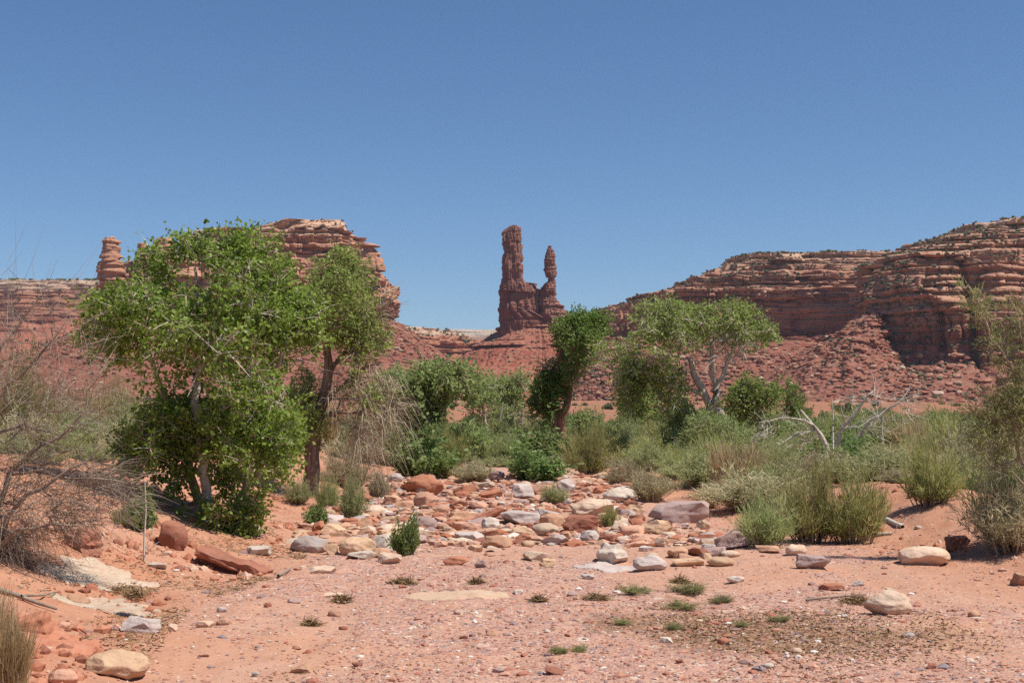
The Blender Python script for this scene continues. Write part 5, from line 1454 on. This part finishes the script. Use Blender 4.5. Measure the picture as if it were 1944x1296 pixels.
R_ = [
    (805, 938, 74, 36, 'red', 'round', 'rounded orange red boulder at the far left edge of the rubble'),
    (800, 940, 24, 18, 'cream', 'round', 'small cream cobble touching the front of the orange red boulder'),
    (881, 940, 44, 18, 'red', 'slab', 'flat red slab right of the orange red boulder'),
    (994, 946, 44, 26, 'grey', 'block', 'pale grey block in the upper middle of the rubble'),
    (932, 990, 76, 20, 'red', 'slab', 'long red slab tilted up to the right in the middle of the rubble'),
    (988, 996, 76, 26, 'grey', 'block', 'wide grey block right of the tilted red slab'),
    (931, 1006, 36, 24, 'white', 'round', 'white rounded stone below the tilted red slab'),
    (1104, 1012, 70, 34, 'darkred', 'block', 'dark red block with a flat face in the middle right of the rubble'),
    (1036, 1017, 52, 24, 'cream', 'round', 'cream rounded stone left of the dark red block'),
    (994, 1020, 48, 19, 'tan', 'block', 'tan brown stone tucked left of the cream rounded stone'),
    (1125, 982, 84, 34, 'cream', 'block', 'broad pale block with an undercut front above the dark red block'),
    (1179, 954, 66, 28, 'white', 'round', 'big whitish domed boulder near the right back edge of the rubble'),
    (1290, 990, 118, 38, 'purple', 'block', 'long purple grey boulder in front of the brush on the right'),
    (1248, 1014, 64, 26, 'tan', 'block', 'tan bedded block below the long purple grey boulder'),
    (944, 1040, 56, 22, 'brown', 'block', 'square red brown block at the front edge of the rubble'),
    (890, 1028, 56, 18, 'grey', 'slab', 'low grey slab left of the square red brown block'),
    (1022, 1066, 58, 18, 'cream', 'slab', 'cream slab lying in front of the rubble'),
    (1040, 1076, 32, 16, 'tan', 'block', 'small tan wedge leaning on the cream slab'),
    (865, 1072, 50, 14, 'red', 'slab', 'thin red slab lying flat in front of the rubble'),
    (912, 1078, 24, 13, 'purple', 'block', 'small dark pyramid shaped stone in the sand'),
    (1164, 1072, 62, 36, 'white', 'block', 'jagged white rock with a pointed top in the sand'),
    (1236, 1084, 66, 26, 'grey', 'round', 'pale grey mounded rock right of the jagged white rock'),
    (1240, 1066, 30, 16, 'cream', 'round', 'cream cobble on top of the pale grey mounded rock'),
    (1116, 1100, 26, 11, 'grey', 'block', 'bluish grey stone in the sand below the grey sheet of rock'),
    (632, 1133, 38, 7, 'cream', 'slab', 'flat cream stone in the gravel left of the buried slab'),
    (1254, 1038, 22, 18, 'cream', 'block', 'little cube shaped cream stone below the tan bedded block'),
    (803, 1006, 54, 26, 'purple', 'round', 'lavender grey boulder above the leafy sapling'),
    (885, 1012, 58, 22, 'pink', 'block', 'pink red block left of the white rounded stone'),
    (804, 1020, 46, 14, 'cream', 'slab', 'cream slab beside the leafy sapling'),
    (677, 1054, 72, 33, 'tan', 'round', 'large tan boulder left of the leafy sapling'),
    (722, 1048, 52, 31, 'grey', 'round', 'grey white boulder between tan boulder and leafy sapling'),
    (584, 1049, 72, 30, 'grey', 'round', 'broad grey boulder at the left foot of the rubble'),
    (627, 1053, 34, 20, 'tan', 'block', 'tan stone between the broad grey boulder and the large tan boulder'),
    (688, 1062, 62, 14, 'white', 'slab', 'white slab in front of the large tan boulder'),
    (738, 1071, 46, 20, 'cream', 'block', 'yellowish wedge in front of the grey white boulder'),
    (608, 1088, 56, 12, 'cream', 'slab', 'low cream stone half sunk in the sand left of the rubble'),
    (604, 1014, 30, 26, 'red', 'block', 'upright red block above the broad grey boulder'),
    (645, 1026, 46, 15, 'brown', 'slab', 'brown slab above the large tan boulder'),
    (712, 978, 44, 19, 'cream', 'round', 'cream boulder in the upper left rubble'),
    (692, 1006, 34, 22, 'brown', 'block', 'dark brown wedge in the left rubble'),
    (748, 932, 18, 17, 'pink', 'round', 'rounded peach cobble at the top left of the rubble'),
    (750, 914, 30, 15, 'grey', 'round', 'grey boulder at the very back left of the rubble'),
    (1076, 934, 36, 24, 'grey', 'block', 'light grey block at the back of the rubble'),
    (1136, 938, 22, 16, 'red', 'block', 'red stone left of the whitish domed boulder'),
    (1196, 966, 34, 16, 'darkred', 'block', 'dark red stone under the whitish domed boulder'),
    (1182, 980, 28, 14, 'purple', 'slab', 'dark grey stone right of the broad pale block'),
    (1210, 1002, 34, 18, 'red', 'block', 'red block left of the tan bedded block'),
    (1175, 1010, 30, 22, 'cream', 'block', 'yellow cream block right of the dark red block'),
    (1360, 1054, 44, 15, 'purple', 'slab', 'dark purple stone below the blue green bush'),
    (1388, 1058, 38, 12, 'cream', 'round', 'pale round stone beside the dark purple stone'),
    (1307, 1075, 60, 14, 'tan', 'slab', 'flat tan slab right of the pale grey mounded rock'),
    (1370, 1076, 50, 17, 'tan', 'round', 'tan boulder half sunk in sand below the blue green bush'),
    (1546, 1080, 62, 25, 'purple', 'block', 'dark grey slanted boulder in the sand below the tall bushes'),
    (1514, 1054, 42, 20, 'cream', 'round', 'cream boulder at the foot of the tall bushes'),
    (1460, 1050, 46, 14, 'brown', 'slab', 'red brown slab at the foot of the blue green bush'),
    (1763, 1073, 100, 33, 'cream', 'round', 'long smooth cream boulder on the sand at the foot of the chute'),
    (1692, 1168, 92, 44, 'cream', 'round', 'big cream boulder sitting in the gravel at lower right'),
    (1690, 1128, 20, 11, 'cream', 'block', 'small yellow stone behind the top of the big cream boulder'),
    (1397, 1107, 32, 11, 'white', 'slab', 'flat white stone in the gravel behind the weed patch'),
    (1580, 1121, 46, 12, 'red', 'slab', 'flat red stone in the gravel between dark boulder and big cream boulder'),
    (1630, 1112, 20, 10, 'grey', 'block', 'small blue grey stone right of the flat red stone'),
    (1944, 1113, 40, 24, 'brown', 'block', 'brown boulder cut by the right edge'),
    (1819, 1044, 48, 27, 'darkred', 'block', 'dark red boulder in the shade under the wide bush'),
    (324, 1042, 54, 52, 'darkred', 'round', 'dark red boulder below the leafy shrub on the left bank'),
    (432, 1088, 150, 30, 'darkred', 'slab', 'long ragged dark red slab at the foot of the big cottonwood'),
    (148, 1046, 76, 38, 'darkred', 'block', 'dark red rock jutting from the left sand bank'),
    (265, 1201, 74, 27, 'grey', 'block', 'squared grey block in the gravel at left'),
    (328, 1200, 18, 15, 'cream', 'block', 'small cream stone right of the squared grey block'),
    (388, 1190, 36, 10, 'greenish', 'slab', 'greenish flat pebble slab right of the squared grey block'),
    (422, 1187, 26, 14, 'pink', 'round', 'peach cobble beside the greenish flat slab'),
    (420, 1162, 20, 11, 'grey', 'round', 'grey cobble above the peach cobble'),
    (215, 1288, 120, 46, 'tan', 'round', 'large smooth tan boulder at the bottom left'),
    (115, 1300, 58, 26, 'pink', 'round', 'pinkish boulder cut by the bottom left edge'),
    (45, 1205, 100, 40, 'red', 'slab', 'ragged red rock ledge at the left edge'),
    (145, 1148, 44, 20, 'brown', 'slab', 'curved brown rock between the two white rock sheets'),
    (476, 1014, 32, 22, 'white', 'round', 'whitish rock behind the right foot of the big cottonwood'),
    (488, 1055, 44, 16, 'white', 'slab', 'white slab at the right foot of the big cottonwood'),
    (573, 1278, 44, 16, 'brown', 'block', 'brown and white stone at the bottom, left of the middle'),
    (484, 1284, 16, 9, 'grey', 'round', 'small grey white cobble at the bottom left of the middle'),
    (507, 1154, 15, 9, 'darkred', 'block', 'little dark red stone in the gravel at left'),
    (557, 1146, 28, 7, 'purple', 'slab', 'thin dark stone in the gravel at left'),
    (1053, 1280, 36, 12, 'darkred', 'slab', 'dark red flat stone at the bottom middle'),
    (1290, 1262, 16, 9, 'darkred', 'block', 'small dark red stone in the sand near the bottom right of the middle'),
    (1770, 1270, 18, 10, 'darkred', 'block', 'small dark red stone in the gravel at lower right'),
    (1710, 1000, 16, 8, 'white', 'block', 'small white stone in the shade of the dark olive bush'),
    (1744, 1006, 14, 6, 'white', 'round', 'white pebble on the sand chute'),
    (295, 1080, 40, 9, 'white', 'slab', 'thin white flake on the sand below the dark red boulder'),
    (118, 1192, 26, 12, 'pink', 'round', 'pale pink cobble left of the squared grey block'),
]
sheet(866, 1132, 180, 16, 'greenish', 'long pale slab almost buried flat in the gravel', 31, 0.02, 0.15)
sheet(1150, 1078, 110, 13, 'grey', 'low grey sheet of rock at the foot of the jagged white rock', 32, 0.03, 0.2)
sheet(195, 1104, 190, 28, 'sheet', 'upper of two ragged white rock sheets lying on the left sand', 33, 0.025, 0.28)
sheet(195, 1152, 185, 20, 'sheet', 'lower of two ragged white rock sheets lying on the left sand', 34, 0.025, 0.28)
sheet(118, 1232, 160, 34, 'red', 'low layered red ledge above the large smooth tan boulder', 35, 0.05, 0.25)
sheet(40, 1186, 120, 34, 'red', 'flaking red rock shelf at the left edge above the straw grass', 36, 0.05, 0.25)
for r in R_:
    kw = {}
    if 'tilted up' in r[6]: kw = dict(tilt=0.42, sink=0.0, depth=0.7)
    if 'jutting' in r[6] or 'ragged dark red slab' in r[6]: kw = dict(depth=0.6, tilt=-0.33 if 'slab' in r[5] else -0.1)
    if 'rock sheets' in r[6] or 'almost buried' in r[6] or 'ledge' in r[6]: kw = dict(depth=0.8, sink=0.7)
    stone(*r, level=5 if r[2] > 60 else 4, **kw)

# the rest of the rubble: each stone told apart by its colour, shape and neighbours
for u, v, wd_ in [(805, 930, 'the orange red boulder'), (932, 975, 'the tilted red slab'), (988, 985, 'the wide grey block'), (1104, 1000, 'the dark red block'), (1125, 968, 'the broad pale block'),
                  (1179, 942, 'the whitish domed boulder'), (1290, 975, 'the long purple grey boulder'), (1248, 1004, 'the tan bedded block'), (944, 1030, 'the square red brown block'), (994, 935, 'the pale grey block'),
                  (768, 1020, 'the leafy sapling'), (677, 1040, 'the large tan boulder'), (584, 1035, 'the broad grey boulder'), (803, 995, 'the lavender grey boulder'), (712, 968, 'the cream boulder'),
                  (668, 960, 'the brush in the rubble'), (1053, 940, 'the lone sagebrush'), (1164, 1055, 'the jagged white rock'), (1022, 1058, 'the cream slab'), (881, 930, 'the flat red slab'),
                  (590, 930, 'the dark cottonwood trunk'), (1020, 900, 'the shrub at the head of the wash'), (1450, 1000, 'the blue green bush'), (905, 900, 'the low tan sagebrush'), (800, 895, 'the dense green shrub'),
                  (1380, 1050, 'the dark purple stone'), (1692, 1150, 'the big cream boulder'), (1763, 1058, 'the long cream boulder'), (1310, 1125, 'the weed patch'), (265, 1190, 'the squared grey block'),
                  (432, 1075, 'the ragged dark red slab'), (195, 1110, 'the white rock sheets'), (215, 1260, 'the large smooth tan boulder'), (866, 1132, 'the buried slab'), (1546, 1068, 'the dark slanted boulder')]:
    mark(u, v, wd_)
CW = {'red': 'red', 'darkred': 'dark red', 'brown': 'brown', 'tan': 'tan', 'cream': 'cream', 'white': 'white', 'grey': 'grey', 'purple': 'purple grey', 'pink': 'pink', 'greenish': 'greenish'}
USED = set()
def auto_label(u, v, w, colour, style, noun):
    near = sorted(LANDMARKS, key=lambda m: (m[0] - u) ** 2 + ((m[1] - v) * 2.0) ** 2)
    shape = {'block': ['angular', 'blocky', 'squarish', 'chunky'], 'slab': ['flat', 'slabby', 'thin', 'platy'], 'round': ['rounded', 'smooth', 'egg shaped', 'domed']}[style]
    size = 'fair sized' if w > 30 else 'small' if w > 18 else 'little'
    for q in range(3):
        mu, mv, mw = near[q]
        du, dv = u - mu, (v - mv) * 2.0
        rel = ('right of' if du > 0 else 'left of') if abs(du) > abs(dv) * 0.9 else ('in front of' if dv > 0 else 'behind')
        far = '' if math.hypot(du, dv) < 60 else 'well ' if rel not in ('in front of', 'behind') else 'some way '
        for s in shape[:2 if q < 2 else 4]:
            lb = '%s %s %s %s %s%s %s' % (size, s, CW[colour], noun, far, rel, mw)
            if lb not in USED:
                USED.add(lb)
                return lb
    return '%s %s %s %s between %s and %s' % (size, shape[0], CW[colour], noun, near[0][2][4:] if False else near[0][2], near[1][2])

rr = random.Random(44)
placed = [(r[0], r[1] - r[3] * 0.4, r[2] / 2, r[3] / 2) for r in R_]
cols = ['red'] * 5 + ['darkred'] * 3 + ['brown'] * 4 + ['tan'] * 3 + ['cream'] * 2 + ['white'] * 1 + ['grey'] * 3 + ['purple'] * 3 + ['pink'] * 7
count = 0
RUB = [(560, 1000), (620, 955), (690, 930), (720, 900), (800, 906), (880, 900), (960, 897), (1050, 897), (1160, 893), (1215, 905), (1215, 945), (1225, 1000), (1330, 1000), (1390, 1030), (1400, 1062), (1300, 1070), (1215, 1045), (1120, 1030), (1000, 1040), (930, 1050), (800, 1050), (720, 1060), (560, 1048)]
tries = 0
while count < 236 and tries < 9000:
    tries += 1
    u, v = rr.uniform(560, 1400), rr.uniform(897, 1066)
    if not in_poly(np.array([u]), np.array([v]), RUB)[0]: continue
    k = (v - 790) / 200.0
    w = rr.choice([1.0, 1.0, 1.3, 1.8, 2.3]) * 20 * k * rr.uniform(0.8, 1.3)
    w = max(w, 10)
    st = rr.choice(['block', 'slab', 'slab', 'slab', 'block', 'slab', 'round'])
    h = w * {'block': rr.uniform(0.4, 0.62), 'slab': rr.uniform(0.22, 0.36), 'round': rr.uniform(0.38, 0.55)}[st]
    if any(abs(u - a) < (w / 2 + c) * 0.62 and abs(v - h * 0.4 - b) < (h / 2 + d) * 0.5 for a, b, c, d in placed): continue
    placed.append((u, v - h * 0.4, w / 2, h / 2))
    colour = rr.choice(cols)
    noun = 'stone'
    o = stone(u, v, w, h, colour, st, auto_label(u, v, w, colour, st, noun), tilt=rr.uniform(-0.25, 0.25) if st != 'round' else 0, level=3 if w < 26 else 4, name='stone', group='loose stones of the rubble bar', cat='stone')
    o.rotation_euler = (0, 0, rr.uniform(-0.5, 0.5))
    count += 1
# scattered single stones out on the gravel
for i in range(46):
    v = rr.uniform(1085, 1280)
    u = rr.uniform(180, 1930)
    if any(abs(u - a) < 70 and abs(v - b) < 30 for a, b, c, d in placed[:len(R_)]): continue
    w = rr.uniform(12, 26)
    st = rr.choice(['slab', 'round', 'block'])
    colour = rr.choice(['darkred', 'purple', 'grey', 'cream', 'pink', 'red', 'white', 'brown'])
    stone(u, v, w, w * rr.uniform(0.3, 0.5), colour, st, auto_label(u, v, w, colour, st, 'stone'), level=3, sink=0.3, name='stone', group='single stones on the gravel', cat='stone')

# ------------------------------------------------------------------ gravel, litter, chips: nobody could count them
def speck_material(name, stops):
    t = NT(name)
    c = t.ramp(t.attr('rnd'), stops, 'CONSTANT')
    return t.done(c)

def scatter_pebbles(name, P, S, mat, label, seed, flat=0.55, jag=0.28):
    rng = np.random.default_rng(seed)
    V0, F0 = ico(1)
    n = len(P)
    k = len(V0)
    D = 1 + rng.uniform(-jag, jag, (n, k, 1))
    V = V0[None] * D * np.stack([rng.uniform(0.7, 1.3, n), rng.uniform(0.7, 1.3, n), rng.uniform(0.35, 0.8, n) * flat / 0.55], -1)[:, None] * S[:, None, None]
    a = rng.uniform(0, 2 * math.pi, n)
    c, s = np.cos(a)[:, None], np.sin(a)[:, None]
    V = np.stack([V[..., 0] * c - V[..., 1] * s, V[..., 0] * s + V[..., 1] * c, V[..., 2]], -1)
    V = V + P[:, None]
    Fq = (F0[None] + (np.arange(n) * k)[:, None, None]).reshape(-1, 3)
    o = mesh_obj(name, V.reshape(-1, 3), Fq, mat, None, {'rnd': np.repeat(rng.uniform(0, 1, n), k)}, smooth=False)
    return tag(o, label, kind='stuff')

grng = np.random.default_rng(9)
def wash_points(n, y0, y1, pw=1.0):
    y = y0 * (y1 / y0) ** (grng.uniform(0, 1, n) ** pw)
    x = grng.uniform(-0.42, 0.42, n) * y
    l, r = interp(y, LEFT_EDGE), interp(y, RIGHT_EDGE)
    on = (x > l - 0.3 - grng.exponential(1.1, n)) & (x < r + 0.3 + grng.exponential(1.1, n))
    nz_ = fbm(x * 0.5, y * 0.35, 0, 31, 4) + 0.35 * fbm(x * 1.3, y * 0.8, 0, 33, 4)
    keep = on & (grng.uniform(0, 1, n) < 1 - 0.72 * sstep(nz_, 0.12, 0.5))
    x, y = x[keep], y[keep]
    return np.stack([x, y, height(x, y)], -1)
GST = [(0.0, (0.36, 0.15, 0.10)), (0.22, (0.44, 0.22, 0.15)), (0.42, (0.27, 0.16, 0.14)), (0.55, (0.50, 0.28, 0.19)), (0.7, (0.24, 0.19, 0.19)), (0.8, (0.55, 0.40, 0.29)), (0.9, (0.40, 0.20, 0.15)), (0.96, (0.64, 0.56, 0.48))]
P = wash_points(90000, 6.5, 32)
scatter_pebbles('gravel', P, 0.0045 + 0.014 * grng.random(len(P)) ** 3, speck_material('gravel_chips', GST), 'red and grey gravel strewn over the wash bed', 3)
P = wash_points(4200, 7, 42, 0.8)
scatter_pebbles('pebbles', P, 0.016 + 0.034 * grng.random(len(P)) ** 3.5, speck_material('pebble_chips', GST), 'larger pebbles strewn over the wash bed', 4)
# small broken stones filling the gaps of the rubble bar
n = 11000
y = grng.uniform(17.5, 47, n)
x = grng.uniform(-0.19, 0.20, n) * y
u_, v_ = x / y * F + W0 / 2, 790 + 1.6 / y * F
k = in_poly(u_, v_ - 4, RUB)
x, y = x[k], y[k]
P = np.stack([x, y, height(x, y) + 0.01], -1)
RST = [(0.0, (0.38, 0.15, 0.085)), (0.2, (0.48, 0.28, 0.18)), (0.42, (0.56, 0.43, 0.32)), (0.52, (0.30, 0.13, 0.09)), (0.66, (0.40, 0.33, 0.30)), (0.76, (0.50, 0.29, 0.20)), (0.95, (0.62, 0.54, 0.46))]
scatter_pebbles('rubble', P, 0.03 + 0.11 * grng.random(len(P)) ** 2.6, speck_material('rubble_chips', RST), 'broken cobbles filling the gaps between the stones of the rubble bar', 5, 0.42, 0.4)

# red rock crumbs on the sand banks
n = 9000
y = grng.uniform(8, 26, n)
sd = grng.random(n) < 0.72
x = np.where(sd, interp(y, LEFT_EDGE) - grng.exponential(1.6, n), interp(y, RIGHT_EDGE) + grng.exponential(1.5, n))
k = fbm(x * 0.9, y * 0.9, 0, 221, 4) > 0.05
x, y = x[k], y[k]
P = np.stack([x, y, height(x, y)], -1)
scatter_pebbles('bank_rubble', P, 0.006 + 0.06 * grng.random(len(P)) ** 5, speck_material('bank_chips', [(0.0, (0.36, 0.14, 0.08)), (0.4, (0.46, 0.20, 0.12)), (0.7, (0.28, 0.11, 0.07)), (0.88, (0.52, 0.34, 0.24))]), 'crumbs of red rock scattered down the sand banks', 6, 0.8)

# brown flood litter: bark flakes, straw and twigs
def litter_patch(P, seed, name, label, smax=0.035, wk=(0.1, 0.45), lean=0.28):
    rng = np.random.default_rng(seed)
    n = len(P)
    D = rng.normal(size=(n, 3)) * np.array([1, 1, lean])
    V, Q = strips(P + np.array([0, 0, 0.006]), unit(D), rng.uniform(0.3, 1.6, n) * smax, rng.uniform(wk[0], wk[1], n) * smax, rng)
    o = mesh_obj(name, V, Q, M_LITTER, None, {'rnd': np.repeat(rng.random(n), 6)}, smooth=False)
    return o
M_LITTER = speck_material('flood_litter', [(0.0, (0.17, 0.10, 0.055)), (0.3, (0.27, 0.16, 0.08)), (0.55, (0.36, 0.24, 0.12)), (0.75, (0.22, 0.16, 0.07)), (0.9, (0.48, 0.36, 0.21))])
n = 120000
y = grng.uniform(7.5, 15.5, n)
x = grng.uniform(-1.5, 5.0, n)
d = np.exp(-((x - 1.7) / 1.5) ** 2 - ((y - 10.5) / 1.6) ** 2)
k = grng.uniform(0, 1, n) < 0.75 * sstep(d + 0.5 * fbm(x * 1.2, y * 0.9, 0, 201, 4), 0.45, 1.1) + 0.004
x, y = x[k], y[k]
tag(litter_patch(np.stack([x, y, height(x, y)], -1), 11, 'debris', '', 0.026), 'brown flood litter of bark and straw spread over the gravel at lower right', kind='stuff')
n = 16000
y = grng.uniform(8.5, 21, n)
x = interp(y, LEFT_EDGE) + 0.3 - grng.exponential(1.5, n)
k = fbm(x * 0.8, y * 0.8, 0, 231, 4) > 0.12
x, y = x[k], y[k]
tag(litter_patch(np.stack([x, y, height(x, y)], -1), 12, 'bank_litter', '', 0.05, (0.05, 0.25)), 'dry twigs and straw littering the left sand bank', kind='stuff')
for i, (u, v, w, h, lb) in enumerate([
    (764, 1108, 50, 12, 'dark brown drift of dead twigs on the gravel near the middle'),
    (650, 1143, 40, 16, 'spiky dark twig clump on the gravel left of the buried slab'),
    (1022, 1142, 32, 12, 'dark twig clump on the gravel right of the buried slab'),
    (1133, 1138, 50, 12, 'brown twig clump left of the weed patch'),
    (590, 1187, 34, 10, 'mossy brown twig clump low on the left gravel'),
    (905, 1108, 26, 10, 'small straw clump on the gravel behind the buried slab'),
    (235, 1126, 120, 22, 'mat of straw flood litter between the two white rock sheets'),
    (250, 1172, 30, 14, 'dark twig clump on top of the squared grey block'),
    (1625, 1146, 60, 16, 'tangle of dry twigs left of the big cream boulder'),
    (1290, 1108, 34, 16, 'brown twig clump at the upper left of the weed patch')]):
    p = hit(u, v)
    if 'on top' in lb: p = p + np.array([0, 0.05, 0.16])
    wm, hm = w * p[1] / F, h * p[1] / F
    rng = np.random.default_rng(500 + i)
    n = 600
    Q0 = rng.normal(size=(n, 3)) * np.array([wm * 0.22, wm * 0.16, 0])
    Q0[:, 2] = np.abs(rng.normal(size=n)) * hm * 0.30 * np.exp(-(Q0[:, 0] / (wm * 0.4)) ** 2)
    o = litter_patch(Q0, 600 + i, 'twig_clump', '', 0.05 + 0.12 * hm, (0.05, 0.16), 0.4)
    o.location = tuple(float(c) for c in p)
    tag(o, lb, 'twig clump', 'clumps of flood litter')

# thin dead sticks and driftwood
def stick(name, pts, r0, r1, mat, label, cat, side=()):
    P = [np.array(q) for q in pts]
    B = P[0].copy()
    ch = [([p - B for p in P], np.linspace(r0, r1, len(P)))]
    for s in side: ch.append(([np.array(q) - B for q in s], np.linspace(r1 * 1.2, r1 * 0.6, len(s))))
    V, Q = tubes(ch, 7)
    o = mesh_obj(name, V, Q, mat, None)
    o.location = tuple(float(c) for c in B)
    return tag(o, label, cat)
b0 = hit(273, 1064)
YS = b0[1]
stick('dead_sapling', [b0 - [0, 0, 0.05], at(274, 1020, YS), at(277, 970, YS), at(275, 912, YS)], 0.012, 0.005, M_DEAD, 'thin bleached upright sapling stem on the left sand bank', 'dead sapling',
      [[at(274, 1050, YS), at(288, 1010, YS + .1), at(296, 985, YS + .1)], [at(274, 1055, YS), at(292, 1035, YS - .1), at(302, 1028, YS - .1)]])
def lay(pts, up):
    r = []
    for u, v in pts:
        p = hit(u, v)
        r.append(p + np.array([0, 0, up]))
    return r
stick('driftwood', lay([(-20, 1122), (30, 1136), (70, 1152), (108, 1164)], 0.03), 0.024, 0.01, M_DEADBROWN, 'grey driftwood pole lying at the left edge', 'driftwood', [lay([(40, 1140), (80, 1140), (110, 1132)], 0.04)])
stick('driftwood', lay([(1684, 990), (1700, 998), (1714, 1004)], 0.02), 0.045, 0.025, M_DEAD, 'short pale driftwood piece on the sand chute', 'driftwood')
stick('driftwood', lay([(1662, 1018), (1680, 1017), (1694, 1015)], 0.015), 0.03, 0.015, M_DEAD, 'small white stick on the sand beside the tall bushes', 'driftwood')
stick('driftwood', lay([(1530, 1143), (1580, 1137), (1640, 1133)], 0.02), 0.012, 0.006, M_DEADBROWN, 'long thin brown stick on the gravel left of the big cream boulder', 'driftwood')
stick('driftwood', lay([(528, 1098), (542, 1090), (555, 1082)], 0.03), 0.018, 0.006, M_DEADBROWN, 'crooked twig on the sand right of the ragged dark red slab', 'driftwood')

# ------------------------------------------------------------------ thin dry air over the valley
def haze():
    m = bpy.data.materials.new('dry_air')
    m.use_nodes = True
    nt = m.node_tree
    nt.nodes.clear()
    out = nt.nodes.new('ShaderNodeOutputMaterial')
    pv = nt.nodes.new('ShaderNodeVolumePrincipled')
    pv.inputs['Color'].default_value = (0.72, 0.82, 1.0, 1)
    pv.inputs['Density'].default_value = HAZE
    pv.inputs['Anisotropy'].default_value = 0.2
    nt.links.new(pv.outputs[0], out.inputs['Volume'])
    x, y0, y1, z0, z1 = 10400.0, -60.0, 9600.0, float(gz.min()) - 120.0, 420.0
    V = [(-x, y0, z0), (x, y0, z0), (x, y1, z0), (-x, y1, z0), (-x, y0, z1), (x, y0, z1), (x, y1, z1), (-x, y1, z1)]
    Q = [(0, 3, 2, 1), (4, 5, 6, 7), (0, 1, 5, 4), (1, 2, 6, 5), (2, 3, 7, 6), (3, 0, 4, 7)]
    o = mesh_obj('haze', np.array(V), np.array(Q), m, None, smooth=False)
    tag(o, 'faint dry haze filling the valley air', kind='stuff')
HAZE = 4.5e-5
haze()
